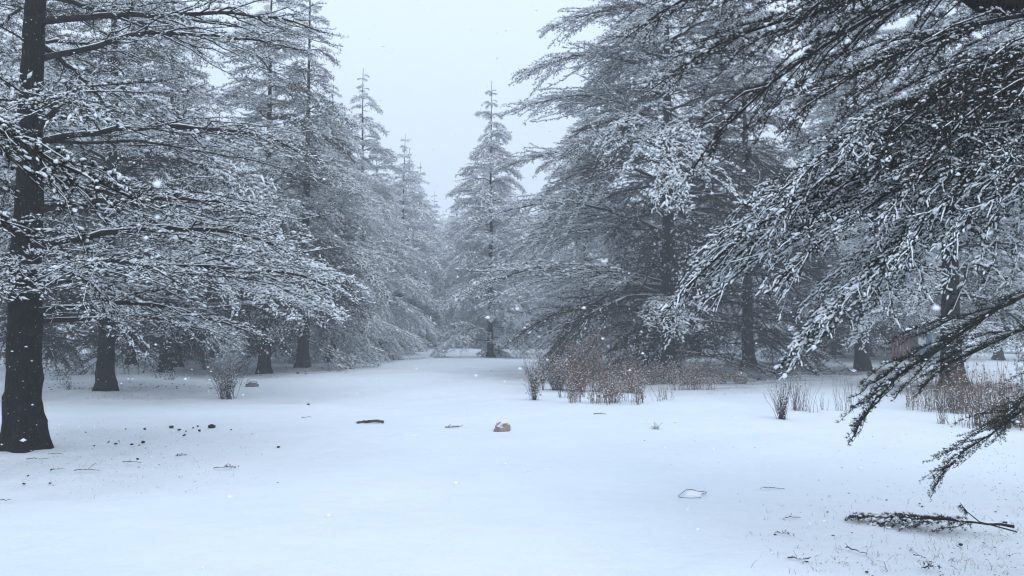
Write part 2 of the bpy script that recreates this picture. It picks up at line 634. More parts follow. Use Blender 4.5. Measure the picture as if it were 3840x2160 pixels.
NEAR = dict(latdroop=0.12, ln=0.038, wd=0.0052, K=6, snow=0.6, cap_r=0.38, cap_h=0.24, pad=1.5, thin=True, tuft_sp=0.038, tsp=0.085, tert=0.24, cap=(4, 1), tub=(8, 5, 3))
near = BSet([dict(seed=70, droop=0.14, rise=0.10, L=4.6, nlat=30, width=0.36, bare=0.15, **NEAR), dict(seed=71, droop=0.10, rise=0.06, L=4.6, nlat=30, width=0.34, bare=0.2, **NEAR),
             dict(seed=72, L=4.6, nlat=24, width=0.36, bare=0.5, droop=0.12, rise=0.10, **NEAR),
             dict(seed=73, droop=0.15, L=2.6, nlat=20, width=0.40, **NEAR), dict(seed=74, L=2.6, nlat=20, width=0.40, bare=0.4, **NEAR)])


def trunk_geo(H, r, seed, flare=0.5, rings=44, sides=20, rough=0.045, lean=0.0):
    rng = np.random.default_rng(seed)
    g = Geo()
    hh = np.concatenate([[-0.3, -0.05], np.linspace(0.02, 1.0, 10), np.linspace(1.15, H, rings)])
    rad = r * (0.03 + 0.97 * (1 - np.clip(hh, 0, H) / H) ** 1.35) * (1 + flare * np.exp(-np.clip(hh, 0, None) / 0.28)) + 0.006
    a = np.arange(sides) * 2 * np.pi / sides
    lob = sum(rng.uniform(0.3, 1) * np.cos(k * a + rng.uniform(0, 6)) for k in (2, 3, 5)) * 0.035
    lobb = np.cos(5 * a + rng.uniform(0, 6)) * 0.14
    V = []
    cx = np.cumsum(rng.normal(0, 0.008, len(hh)))
    cy = np.cumsum(rng.normal(0, 0.008, len(hh)))
    cx -= cx[2]
    cy -= cy[2]
    for i, h in enumerate(hh):
        R = rad[i] * (1 + lob + lobb * math.exp(-max(h, 0) / 0.25) + rng.normal(0, rough, sides))
        V.append(np.stack([R * np.cos(a) + cx[i] + lean * h, R * np.sin(a) + cy[i], np.full(sides, h)], -1))
    V = np.array(V).reshape(-1, 3)
    n = len(hh)
    idx = np.arange(n * sides).reshape(n, sides)
    a0, a1, b0, b1 = idx[:-1], np.roll(idx, -1, 1)[:-1], idx[1:], np.roll(idx, -1, 1)[1:]
    t = np.concatenate([np.stack([a0, a1, b0], -1).reshape(-1, 3), np.stack([a1, b1, b0], -1).reshape(-1, 3)])
    g.add(V, t, 0, True)
    return g


def crown_layout(H, R, hb, seed, nb, cls, power=0.85, pitch_lo=-6, pitch_hi=22, rtrunk=0.2, skip=None, bottom=0.75, tier=0.62, alt=None, shorten=None):
    rng = np.random.default_rng(seed)
    out = []
    ga = 2.39996
    a0 = rng.uniform(0, 6)
    for i in range(nb):
        f = (i + rng.uniform(-0.4, 0.4)) / nb
        f = min(max(f, 0), 1)
        f = f ** 0.86
        h = hb + (H * 0.985 - hb) * f
        h = h + 0.75 * (round((h + a0) / tier) * tier - (h + a0)) + rng.normal(0, 0.05)
        Lb = R * (1 - f) ** power * (rng.uniform(0.72, 1.20) if rng.uniform() < 0.72 else rng.uniform(0.3, 0.75))
        if f < 0.12: Lb *= bottom + (1 - bottom) * f / 0.12
        Lb = max(Lb, 0.34)
        az = a0 + i * ga + rng.normal(0, 0.25)
        if shorten: Lb *= shorten(h, az)
        if skip and skip(h, az): continue
        pitch = math.radians(pitch_lo + (pitch_hi - pitch_lo) * f + rng.normal(0, 5))
        use = cls
        if alt and rng.uniform() < alt(f, math.cos(az), Lb / R): use = midd
        it = use.pick(Lb, rng)
        s = Lb / it[0]
        rr = rtrunk * (1 - 0.93 * h / H) * 0.6
        M = (Matrix.Translation((rr * math.cos(az), rr * math.sin(az), h)) @ Matrix.Rotation(az, 4, 'Z') @ Matrix.Rotation(-pitch, 4, 'Y')
             @ Matrix.Rotation(rng.normal(0, 0.10), 4, 'X') @ Matrix.Diagonal((s, s * rng.uniform(0.85, 1.2) * (1 if rng.uniform() < 0.5 else -1), s * rng.uniform(0.5, 1.5), 1)))
        out.append((it, M))
    # leader shoots at the very top
    return out


def tree(name, x, y, H, R, hb, r, seed, nb, cls, label, group=None, **kw):
    z = float(ground_h(x, y))
    root = empty(name, (x, y, z))
    tag(root, label, 'tree', group)
    obj('trunk', trunk_geo(H, r, seed, sides=14 if y > 24 else 32, rings=26 if y > 24 else 60), [bark_m], root)
    for it, M in crown_layout(H, R, hb, seed + 1, int(nb * 1.22), cls, rtrunk=r, **kw):
        o = bpy.data.objects.new('branch', cls.mesh(it))
        link(o, root)
        o.matrix_local = M
    return root


# ground thin-cover list filled with tree feet first
FEET = []

tree_specs = []


def add_tree(*a, **k):
    tree_specs.append((a, k))
    FEET.append((a[0], a[1], a[3]))


# (x, y, height, radius, crown base, trunk radius, seed, boughs, set, label, group)
LROW = 'cedars lining the left side of the clearing'
RROW = 'cedars lining the right side of the clearing'
x, y = T(90, 1685); add_tree(x, y, 15.0, 4.9, 1.7, 0.215, 101, 64, near, 'big dark cedar trunk at the left edge of the clearing, nearest of all trees', LROW, pitch_lo=0, skip=lambda h, az: h > 3.3 and abs((az + 1.0 + math.pi) % (2 * math.pi) - math.pi) < 0.55)
x, y = T(396, 1468); add_tree(x, y, 15.5, 4.9, 1.5, 0.19, 102, 76, mid, 'cedar with slender dark trunk just behind the big left edge trunk', LROW, pitch_lo=-2, alt=lambda f, c, l: 0.7 if f < 0.16 else 0.15)
x, y = T(993, 1401); add_tree(x, y, 16.5, 4.8, 1.8, 0.21, 103, 84, mid, 'cedar with grey-brown trunk standing by the snow-covered rock', LROW, pitch_lo=-4, power=1.05, alt=lambda f, c, l: 0.7 if f < 0.16 else 0.15)
x, y = T(1133, 1378); add_tree(x, y, 17.5, 4.8, 1.0, 0.23, 104, 90, mid, 'tall cedar with black foot standing right of the grey-brown trunk', LROW, pitch_lo=-10, power=1.15, alt=lambda f, c, l: 0.7 if f < 0.16 else 0.15)
add_tree(-8.9, 37.5, 13.8, 5.4, 0.7, 0.25, 105, 84, midw, 'cedar with low boughs sweeping onto the snow at the left edge of the avenue', LROW, pitch_lo=-12, bottom=1.0)
x, y = T(1354, d=45); add_tree(x, y, 17.2, 5.0, 1.0, 0.25, 106, 80, midw, 'tallest pointed cedar left of the gap of sky', LROW, pitch_lo=-6)
x, y = T(1505, d=60); add_tree(x, y, 17.0, 4.8, 1.0, 0.25, 107, 0, far, 'hazy pointed cedar next to the tallest spire left of the sky gap', LROW)
x, y = T(1566, d=74); add_tree(x, y, 17.8, 4.6, 1.0, 0.25, 108, 0, far, 'faint pointed cedar lowest in the line left of the sky gap', LROW)
x, y = T(2510, 1401); add_tree(x, y, 20.0, 8.4, 0.9, 0.30, 109, 128, mid, 'broadest cedar right of the gap with thick trunk behind the rusty bushes', RROW, pitch_lo=-8, alt=lambda f, c, l: (1.0 if f < 0.45 else 0.6) if c > -0.1 or l < 0.35 else 0.12, shorten=lambda h, az: 0.42 if h < 7 and math.sin(az) < -0.7 else 1.0)
x, y = T(1840, 1341); add_tree(x, y, 15.2, 4.4, 0.6, 0.18, 110, 80, midw, 'slender pointed cedar right of the gap of sky with its trunk showing through', RROW, pitch_lo=-8)
x, y = T(1716, d=84); add_tree(x, y, 17.0, 4.6, 1.0, 0.25, 111, 0, far, 'faint cedar lowest in the line right of the sky gap', RROW)
x, y = T(2809, 1371); add_tree(x, y, 18.0, 5.8, 0.8, 0.25, 112, 94, midd, 'dark cedar behind and right of the broadest cedar', RROW)
x, y = T(3577, 1446); add_tree(x, y, 14.5, 3.9, 1.9, 0.25, 113, 76, mid, 'cedar with dark trunk seen through the overhanging twigs by the dry stalks', RROW)
x, y = T(3250, 1338); add_tree(x, y, 15.0, 5.6, 0.6, 0.25, 114, 88, midd, 'cedar with black hollow under its low boughs, left of the coloured cabin', RROW, pitch_lo=-12)
x, y = T(3230, d=29); add_tree(x, y, 18.5, 5.0, 3.2, 0.26, 115, 70, mid, 'tall cedar with a dark upper stem behind the overhanging boughs on the right', RROW)
# further wood
BGL = 'cedars of the hazy wood behind the left row'
BGR = 'cedars of the hazy wood behind the right row'
rb = np.random.default_rng(5)
bgs = []
for (bx, by) in [(-15.5, 24), (-13.2, 29), (-14.5, 33), (-21, 29), (-16, 41), (-23, 38), (-28, 46), (-31, 33), (-20, 51), (-15.5, 54), (-27, 58), (-36, 56),
                 (-19, 66), (-14.5, 70), (-26, 74), (-35, 70), (-45, 66), (-15, 86), (-22, 90), (-31, 92), (-42, 88), (-9.3, 52), (-9.4, 67), (-9.6, 88), (-10.5, 101), (-7.8, 92), (-12.2, 48), (-12.5, 62), (-11.9, 78), (-18, 36)]:
    bgs.append((bx, by, BGL, 'pale snow-dusted cedar in the hazy wood behind the left row'))
for (bx, by) in [(4.6, 47), (11, 45), (16.5, 36), (19.5, 46), (25.5, 40), (26, 52), (33, 48), (13, 56), (5.5, 60), (20, 64), (-1.6, 62), (-3.3, 73),
                 (4, 74), (12, 74), (28, 68), (38, 64), (-8.2, 104), (-1, 88), (-7.0, 97), (-4.6, 80), (-2.2, 70), (3.2, 66), (8, 90), (18, 86), (30, 88), (44, 82), (-6.6, 92)]:
    bgs.append((bx, by, BGR, 'pale snow-dusted cedar in the hazy wood behind the right row'))

# ------------------------------------------------------------------ ground
def build_ground():  # one sheet, fine near the camera
    xs = np.concatenate([np.linspace(-160, -30, 27)[:-1], np.linspace(-30, -12, 61)[:-1], np.linspace(-12, 12, 121), np.linspace(12, 30, 61)[1:], np.linspace(30, 160, 27)[1:]])
    ys = np.concatenate([np.linspace(-30, 1, 16)[:-1], np.linspace(1, 22, 141)[:-1], np.linspace(22, 60, 91)[:-1], np.linspace(60, 320, 40)])
    X, Y = np.meshgrid(xs, ys)
    Z = ground_h(X, Y)
    thin = np.zeros_like(X)
    rgn = np.random.default_rng(3)
    for (fx, fy, R) in FEET + [(4.8, 4.2, 3.6)]:
        d = np.hypot(X - fx, Y - fy)
        thin = np.maximum(thin, (2.6 if fy > 15 and fx > 4 else (0.35 if fy < 12 else 0.6)) * np.exp(-(d / (0.62 * max(R, 2.5))) ** 2.5))
        Z = Z + 0.05 * np.exp(-(d / 0.8) ** 2) - 0.03 * np.exp(-(d / (0.7 * R)) ** 4)
    rg = np.random.default_rng(3)
    ny, nx = X.shape
    V = np.stack([X, Y, Z], -1).reshape(-1, 3)
    idx = np.arange(nx * ny).reshape(ny, nx)
    a, b, c, d = idx[:-1, :-1], idx[:-1, 1:], idx[1:, 1:], idx[1:, :-1]
    t = np.concatenate([np.stack([a, b, c], -1).reshape(-1, 3), np.stack([a, c, d], -1).reshape(-1, 3)])
    g = Geo()
    g.add(V, t, 0, True)
    me = g.mesh('snow_ground', [snow_ground_material()])
    at = me.attributes.new('thin_cover', 'FLOAT', 'POINT')
    at.data.foreach_set('value', thin.reshape(-1).astype(np.float32))
    o = bpy.data.objects.new('ground', me)
    link(o)
    tag(o, 'snow-covered ground of the clearing', kind='structure')


build_ground()

# ------------------------------------------------------------------ put the trees up
far_crowns = []
for i in range(3):
    lay = crown_layout(17.0, 4.7, 0.9, 500 + i, 92, far, rtrunk=0.24, pitch_lo=-6)
    vs, ts, ms, ss, n0 = [], [], [], [], 0
    for it, M in lay:
        v, t, m, s_ = it[1].arrays()
        A = np.array(M)
        vs.append(v @ A[:3, :3].T + A[:3, 3])
        if np.linalg.det(A[:3, :3]) < 0: t = t[:, ::-1]
        ts.append(t + n0)
        ms.append(m)
        ss.append(s_)
        n0 += len(v)
    me = np_mesh('crown', np.concatenate(vs), np.concatenate(ts), np.concatenate(ms), np.concatenate(ss), TM)
    tk = trunk_geo(17.0, 0.25, 520 + i, sides=8, rings=16).mesh('trunk', [bark_m])
    far_crowns.append((me, tk))


def far_tree(x, y, H, R, seed, label, group):
    rng = np.random.default_rng(seed)
    root = empty('cedar_tree', (x, y, float(ground_h(x, y))), rng.uniform(0, 6.28))
    root.rotation_euler[0] = rng.normal(0, 0.012)
    root.rotation_euler[1] = rng.normal(0, 0.012)
    tag(root, label, 'tree', group)
    me, tk = far_crowns[rng.integers(3)]
    a = link(bpy.data.objects.new('trunk', tk), root)
    b = link(bpy.data.objects.new('crown', me), root)
    s, h = R / 4.7, H / 17.0
    a.scale = (1, 1, h)
    b.scale = (s, s * (1 if rng.uniform() < 0.5 else -1), h)
    return root


ROOTS = {}
for a, k in tree_specs:
    (x, y, H, R, hb, r, seed, nb, cls, label, group) = a
    if nb == 0:
        far_tree(x, y, H, R, seed, label, group)
    else:
        ROOTS[seed] = tree('cedar_tree', x, y, H, R, hb, r, seed, nb, cls, label, group, **k)
for i, (bx, by, grp, lab) in enumerate(bgs):
    H = rb.uniform(13.5, 18.5)
    R = rb.uniform(4.4, 5.8)
    if by < 42:
        lab = {(-15.5, 24): 'cedar just behind the big left edge trunk, thin stem far left', (-13.2, 29): 'cedar with thin stem between second and third left trunks',
               (-14.5, 33): 'shadowy cedar behind the grey-brown trunk', (-21, 29): 'cedar deep left, mostly hidden by the nearest trunk',
               (-31, 33): 'cedar at the far left margin of the wood', (-16, 41): 'cedar deep in the left wood behind the snow-covered rock', (-23, 38): 'cedar deep in the left wood behind the second trunk', (-18, 36): 'cedar half hidden behind the third left trunk', (25.5, 40): 'cedar deep in the wood at the right edge', (16.5, 36): 'cedar behind the coloured cabin side of the wood'}.get((bx, by), lab)
    if by < 42:                                  # the nearer ones keep their boughs
        tree('cedar_tree', bx, by, H, R, 1.0, 0.20, 700 + i * 3, 66, midd, lab, grp, pitch_lo=-6)
    else:
        far_tree(bx, by, H, R, 700 + i * 3, lab, grp)
for k, (u, d, H) in enumerate([(1622, 88, 17.6), (1655, 96, 16.6), (1692, 101, 17.8), (1600, 104, 19.5), (1745, 97, 18.5), (1765, 80, 15.0)]):
    far_tree((u - 1920) / 2850 * d, d, H, 4.6, 900 + k, 'faint pale cedar closing the far end of the avenue', 'cedars closing the far end of the avenue')

# ------------------------------------------------------------------ the two trees beside the camera: their boughs hang into the picture
CLOSE = dict(ln=0.030, wd=0.0032, K=12, tuft_sp=0.021, tsp=0.060, tert=0.20, cap=(5, 2), cap_r=0.20, cap_h=0.20, tub=(10, 6, 4), spread=0.5, tert_ang=32, lat_ang=40, pad=1.7, along=1.2, line_fat=1.7, fat3=3.6)
close = BSet([dict(seed=80, L=3.4, nlat=30, width=0.24, droop=0.30, rise=0.10, snow=0.62, hang=0.05, r0=0.022, **CLOSE),
              dict(seed=81, L=3.4, nlat=28, width=0.22, droop=0.34, rise=0.08, snow=0.5, hang=0.10, r0=0.020, **CLOSE),
              dict(seed=82, L=3.4, nlat=28, width=0.26, droop=0.28, rise=0.12, snow=0.6, hang=0.05, r0=0.018, **CLOSE)])
close_bare = BSet([dict(seed=83, L=3.4, nlat=30, width=0.25, droop=0.26, rise=0.06, snow=0.25, bare=0.1, wood_snow=0.15, r0=0.020, **CLOSE),
                   dict(seed=84, L=2.0, nlat=22, width=0.26, droop=0.12, rise=0.05, latdroop=0.06, sag=0.1, r0=0.010, snow=0.04, bare=0.1, wood_snow=0.0, **{**CLOSE, 'ln': 0.032, 'wd': 0.0040, 'tuft_sp': 0.026, 'K': 11})])


def aim_bough(cls, i, base, tip, root, roll=0.0, wscale=1.0):
    """hang bough i of a set so that it runs from base to tip (world points)"""
    it = cls.items[i]
    L = it[0]
    v = it[1].v[0][-1]                          # last ring of the main stem
    e = np.array([L * 0.9, float(v[1]), float(v[2])])
    b, t = np.array(base, float), np.array(tip, float)
    d = t - b
    s = np.linalg.norm(d) / np.linalg.norm(e)
    az = math.atan2(d[1], d[0]) - math.atan2(e[1], e[0])
    pl = math.atan2(d[2], math.hypot(d[0], d[1])) - math.atan2(e[2], math.hypot(e[0], e[1]))
    # rotate in the vertical plane of the bough
    a = math.atan2(d[1], d[0])
    M = (Matrix.Rotation(a, 4, 'Z') @ Matrix.Rotation(-pl, 4, 'Y') @ Matrix.Rotation(-math.atan2(e[1], e[0]), 4, 'Z')
         @ Matrix.Rotation(roll, 4, 'X') @ Matrix.Diagonal((s, s * wscale, s, 1)))
    o = bpy.data.objects.new('branch', cls.mesh(it))
    link(o, root)
    o.matrix_local = Matrix.Translation(Vector(b) - root.location) @ M
    return o


for (sd, cl_, i, h, u, v, d, roll, ws) in [
    (101, near, 0, 2.10, 1330, 1120, 9.6, 0.0, 0.9), (101, near, 2, 1.80, 980, 1262, 9.0, 0.0, 0.6), (101, near, 1, 2.3, 700, 1075, 7.4, 0.0, 1.0),
    (101, near, 0, 2.6, 1150, 985, 8.6, 0.1, -1.0), (101, near, 3, 2.3, 20, 1110, 7.6, 0.0, 1.1), (101, near, 1, 3.1, 1000, 820, 8.4, 0.0, 1.0),
    (101, near, 0, 4.0, 1180, 600, 9.5, 0.0, -1.0), (101, near, 3, 4.1, 330, 420, 7.4, 0.1, 1.0), (101, near, 1, 5.6, 1250, 130, 9.8, 0.0, 1.0), (101, near, 2, 5.1, 1150, 190, 9.4, 0.0, 0.8),
    (109, mid, 0, 2.6, 1710, 1120, 25.0, 0.0, 1.0), (109, midd, 1, 2.0, 1900, 1290, 25.0, 0.0, 1.0), (109, mid, 1, 4.4, 1760, 830, 26.0, 0.0, 1.0), (109, mid, 0, 6.6, 1850, 640, 27.0, 0.0, -1.0),
    (109, mid, 1, 8.6, 1885, 430, 26.5, 0.0, 1.0), (109, mid, 2, 10.6, 1930, 285, 26.0, 0.0, 1.0), (109, mid, 3, 12.4, 2030, 130, 26.5, 0.0, 1.0),
    (102, mid, 2, 1.7, 900, 1290, 18.5, 0.0, 0.8), (102, mid, 3, 2.1, 1280, 1200, 18.0, 0.0, 0.9), (102, mid, 4, 2.6, 1350, 1080, 19.0, 0.0, 0.9),
]:
    rr_ = ROOTS[sd]
    aim_bough(cl_, i, (rr_.location.x, rr_.location.y, h), px(u, v, d), rr_, roll, ws)

RT = (5.6, 6.2)
rt = empty('cedar_tree', (RT[0], RT[1], float(ground_h(*RT))))
tag(rt, 'cedar whose drooping snowy boughs hang close in front at the right', 'tree')
obj('trunk', trunk_geo(12.0, 0.27, 301, sides=32, rings=60), [bark_m], rt)


def rtb(h): return (RT[0] - 0.15, RT[1] - 0.1, h)


# dense snowy boughs (tip pixel, tip distance)
for (i, h, u, v, d, roll, wsc) in [
    (0, 3.3, 2500, 1140, 5.8, 0.1, 1.15), (1, 3.1, 2720, 1100, 5.4, -0.2, 1.1), (2, 2.9, 2990, 1290, 5.0, 0.0, 1.0), (1, 3.5, 2640, 960, 6.0, 0.3, -1.1),
    (0, 3.6, 2950, 850, 5.2, -0.1, 1.1), (1, 3.1, 3270, 1020, 4.8, 0.2, 1.0), (2, 2.9, 3100, 1190, 4.9, 0.0, 1.1), (2, 3.6, 2780, 800, 5.6, 0.2, -1.0),
    (1, 3.0, 3560, 930, 4.5, 0.0, 1.0), (0, 3.3, 3380, 800, 4.7, -0.1, 1.0), (2, 3.2, 2600, 1060, 6.0, -0.1, -1.0), (0, 3.0, 2860, 1070, 5.4, 0.1, -1.0),
]:
    aim_bough(close, i, rtb(h), px(u, v, d), rt, roll, wsc)
# darker boughs, higher
for (i, h, u, v, d, roll, wsc) in [
    (0, 4.6, 2450, 330, 7.0, 0.0, 1.2), (0, 5.6, 2700, 60, 6.6, 0.2, -1.1), (0, 4.2, 2980, 480, 5.6, -0.2, 1.1), (0, 4.0, 3250, 620, 4.9, 0.1, 1.1),
    (0, 6.2, 2300, -60, 7.4, 0.0, 1.1), (0, 3.9, 3500, 640, 4.6, -0.1, -1.1), (0, 5.2, 2900, 180, 6.0, 0.1, 1.1), (0, 5.0, 2600, 640, 6.8, 0.1, -1.2),
    (0, 6.6, 2650, -150, 6.4, 0.1, 1.2), (0, 5.0, 2350, 120, 7.6, -0.1, 1.1),
]:
    aim_bough(close_bare, i, rtb(h), px(u, v, d), rt, roll, wsc)
# nearly bare twigs low on the right in front of the snow, growing from a nearer stem
for (i, b, u, v, d, roll, wsc) in [
    (1, px(4000, 1010, 4.3), 3195, 1610, 4.6, 0.2, 0.7), (1, px(4020, 1440, 4.0), 3500, 1835, 4.2, 0.0, 1.0), (1, px(3990, 1180, 4.6), 3440, 1460, 4.8, 0.2, 0.8),
    (1, px(4050, 1300, 4.2), 3760, 1640, 4.2, -0.2, 1.0),
]:
    aim_bough(close_bare, i, b, px(u, v, d), rt, roll, wsc)
# thick broken limb in the upper right corner
g = Geo()
P = np.array([[RT[0] - 0.1, RT[1], 4.05], [4.9, 6.1, 4.16], [4.2, 6.0, 4.22], [3.75, 5.95, 4.20], [3.55, 5.9, 4.27]])
tubes(g, P[None], np.array([[0.12, 0.10, 0.09, 0.08, 0.05]]), 12, 0, cap=True)
o = obj('limb', g, [bark_m], rt)
o.matrix_local = Matrix.Translation(-rt.location)
# limb that carries the low twigs
g = Geo()
P = np.array([[RT[0] - 0.1, RT[1] - 0.1, 3.3], [4.9, 5.4, 3.2], px(4000, 560, 4.7), px(4010, 980, 4.35), px(4030, 1300, 4.15), px(4040, 1460, 4.0)])
tubes(g, P[None], np.array([[0.06, 0.045, 0.035, 0.026, 0.018, 0.01]]), 8, 0)
o = obj('limb', g, [bark_m], rt)
o.matrix_local = Matrix.Translation(-rt.location)

LT = (-4.6, 2.9)
lt_ = empty('cedar_tree', (LT[0], LT[1], float(ground_h(*LT))))
tag(lt_, 'cedar whose one snowy spray hangs in front of the big dark trunk', 'tree')
obj('trunk', trunk_geo(11.0, 0.24, 302, sides=24, rings=50), [bark_m], lt_)
left_set = BSet([dict(seed=90, L=2.2, nlat=24, width=0.20, droop=0.16, rise=0.04, snow=0.8, hang=0.02, ln=0.036, wd=0.0028, K=18, tuft_sp=0.024, tsp=0.06, tert=0.11, pad=1.3,
                      cap=(6, 2), cap_r=0.17, cap_h=0.12, r0=0.012, tub=(10, 6, 4), spread=0.45)])
aim_bough(left_set, 0, (LT[0] + 0.2, LT[1] + 0.1, 3.1), px(500, 745, 3.4), lt_, 0.0, 1.0)
aim_bough(left_set, 0, (LT[0] + 0.2, LT[1] + 0.1, 2.9), px(200, 860, 3.3), lt_, 0.2, -1.0)

# ------------------------------------------------------------------ shrubs and dry stalks
stalk_m = mat('dry_stalk', (0.13, 0.095, 0.07), 0.9, 0.1, noise=30, color2=(0.26, 0.20, 0.16))
rust_m = mat('rusty_leaves', (0.17, 0.085, 0.055), 0.9, 0.1, noise=20, color2=(0.30, 0.17, 0.12))
dark_m = mat('dark_twigs', (0.045, 0.035, 0.03), 0.9, 0.1, noise=30, color2=(0.10, 0.08, 0.07))
CL = [stalk_m, rust_m, snow_m, dark_m]


def clump(u, v, wpx, hpx, n, label, seed, kind=0, leaves=0, cat='dry plant', name='dry_stalk_clump', spread=0.35, r=0.0028, branchy=0, group=None, snowy=0.5):
    """kind 0 = upright stalks, 1 = fan from one foot"""
    rng = np.random.default_rng(seed)
    p = gpx(u, v)
    d = p[1]
    W, H = wpx / 2850 * d, hpx / 2850 * d
    g = Geo()
    if kind == 0:
        cx_ = rng.normal(0, W * 0.31, max(4, n // 11))
        cy_ = rng.uniform(-0.30, 0.45, len(cx_))
        cs_ = rng.uniform(0.75, 1.2, len(cx_))
        ci_ = rng.integers(0, len(cx_), n)
        bx = np.clip(cx_[ci_] + rng.normal(0, 0.07, n), -W * 0.6, W * 0.6)
        by = cy_[ci_] + rng.normal(0, 0.05, n)
        dx, dy = rng.normal(0, spread * 0.45, n), rng.normal(0, spread * 0.45, n)
    else:
        bx = rng.normal(0, 0.07 * W, n)
        by = rng.normal(0, 0.07 * W, n)
        th = rng.uniform(0, 2 * np.pi, n)
        rr = rng.uniform(0.1, 1, n) * 0.5 * W / H * 1.2
        dx, dy = rr * np.cos(th), rr * np.sin(th)
    hh = H * rng.uniform(0.45, 1.05, n) * (cs_[ci_] if kind == 0 else 1)
    m = 5
    s = np.linspace(0, 1, m)
    P = np.stack([bx[:, None] + dx[:, None] * hh[:, None] * s ** 1.3, by[:, None] + dy[:, None] * hh[:, None] * s ** 1.3, hh[:, None] * s - 0.03], -1)
    P[:, 1:] += np.cumsum(rng.normal(0, 0.016, (n, m - 1, 3)), 1)
    R = r * (1.3 - 0.8 * s)[None] * rng.uniform(0.7, 1.4, (n, 1))
    q = rng.uniform(0, 1, n) < 0.65
    tubes(g, P[q], R[q], 3, 0 if kind == 0 else 3, smooth=False)
    tubes(g, P[~q], R[~q], 3, 3, smooth=False)
    ends = [P]
    if branchy:
        own = np.repeat(np.arange(n), branchy)
        k = rng.integers(1, m - 1, len(own))
        S = P[own, k]
        D = norm(norm(P[own, k + 1] - P[own, k]) + rng.normal(0, 0.45, (len(own), 3)))
        l = hh[own] * rng.uniform(0.15, 0.45, len(own))
        P2 = S[:, None] + D[:, None] * (l[:, None] * np.linspace(0, 1, 4))[..., None]
        P2[:, 1:] += rng.normal(0, 0.01, (len(own), 3, 3))
        tubes(g, P2, np.full((len(own), 4), r * 0.6), 3, 3, smooth=False)
        ends.append(P2)
    allp = np.concatenate([e[:, 1:].reshape(-1, 3) for e in ends])
    if leaves:
        c = allp[rng.integers(0, len(allp), leaves)] + rng.normal(0, 0.02, (leaves, 3))
        up = np.tile([0, 0, 1.0], (leaves, 1))
        needles(g, c, up, 2, 0.05, 0.022, 0.9, rng, 1)
    ns = int(len(allp) * snowy)
    if ns:
        c = allp[rng.integers(0, len(allp), ns)] + np.array([0, 0, 0.006])
        blobs(g, c, np.stack([rng.uniform(0.008, 0.028, ns), rng.uniform(0.006, 0.016, ns), rng.uniform(0.005, 0.012, ns)], -1), rng, 2, 4, 1)
    o = obj(name, g, CL, loc=(p[0], p[1], p[2]))
    tag(o, label, cat, group)
    return o


clump(2090, 1462, 170, 120, 90, 'tangle of dark twigs between the dark little bush and the rusty bush', 41, kind=1, branchy=7, leaves=300, name='bush', cat='bush', r=0.0035, snowy=0.8)
clump(2700, 1440, 300, 70, 80, 'low dark brushwood right of the thick cedar trunk', 42, branchy=6, leaves=500, spread=0.9, name='brushwood', cat='bush', r=0.004, snowy=0.9)
clump(2480, 1438, 160, 90, 70, 'dark brush around the foot of the thick cedar trunk', 43, branchy=6, leaves=300, spread=0.6, name='brushwood', cat='bush', r=0.004, snowy=0.8)
clump(2590, 1462, 200, 110, 90, 'loose rusty stems right of the thick cedar trunk', 44, branchy=3, leaves=300, name='bush', cat='bush', snowy=0.6)
STK = 'dry stalk clumps standing in the snow'
clump(2005, 1500, 90, 150, 60, 'dark little bush with snow at its foot, left of the rusty bushes', 1, kind=1, branchy=5, leaves=60, name='bush', cat='bush', r=0.003)
clump(2145, 1490, 80, 130, 60, 'narrow clump of stalks at the left foot of the rusty bush', 2, group=STK)
clump(2200, 1470, 270, 200, 260, 'wide rusty brown bush in front of the broadest cedar', 3, branchy=4, leaves=1500, name='bush', cat='bush', snowy=0.35)
clump(2275, 1512, 230, 140, 200, 'low pinkish brown thicket of stalks nearest below the rusty bush', 4, leaves=500, branchy=1, group=STK)
clump(2375, 1475, 75, 110, 70, 'rusty stalk clump just left of the thick cedar trunk', 5, leaves=140, branchy=1, group=STK)
clump(2465, 1502, 90, 90, 34, 'thin pale stalks in front of the thick cedar trunk', 6, group=STK)
clump(2935, 1572, 110, 155, 60, 'fan of dry stems standing alone in the open snow on the right', 7, kind=1, branchy=1, group=STK, r=0.0032)
clump(3035, 1540, 90, 165, 60, 'tall straight stalks right behind the fan of dry stems', 8, group=STK)
clump(3112, 1545, 22, 90, 9, 'single narrow bundle of stalks between taller clumps', 9, group=STK)
clump(3195, 1545, 140, 140, 22, 'sparse scattered stalks left of the overhanging twig', 10, group=STK)
clump(3415, 1520, 100, 140, 40, 'stalks behind the lowest overhanging twig tip', 11, group=STK)
clump(3560, 1545, 220, 200, 260, 'dense brown stalks at the foot of the cedar seen through the twigs', 12, leaves=500, group=STK)
clump(3735, 1605, 240, 220, 280, 'thickest stand of dry stalks at the right edge', 13, leaves=400, group=STK, r=0.0034)
clump(3610, 1598, 90, 60, 22, 'short stubble of stalks below the dense brown stalks', 14, group=STK)
clump(850, 1495, 190, 150, 46, 'bare leafless shrub with snowy crossed twigs left of the clearing', 15, kind=1, branchy=6, name='bare_shrub', cat='shrub', r=0.0045)
clump(765, 1385, 70, 60, 20, 'small dark evergreen seedling behind the bare shrub', 16, kind=1, branchy=6, leaves=120, name='seedling', cat='plant', r=0.005)
clump(255, 1462, 80, 50, 10, 'tiny dark seedling between the two left trunks', 17, kind=1, branchy=5, leaves=25, name='seedling', cat='plant', r=0.004)
clump(640, 1425, 90, 70, 9, 'snow-laden bent weed right of the second trunk', 18, kind=1, branchy=3, leaves=20, name='weed', cat='plant', r=0.006, snowy=3)
clump(2458, 1608, 50, 26, 14, 'little spiky weed poking from the open snow right of the tan stone', 19, kind=1, branchy=3, name='weed', cat='plant', r=0.0025)
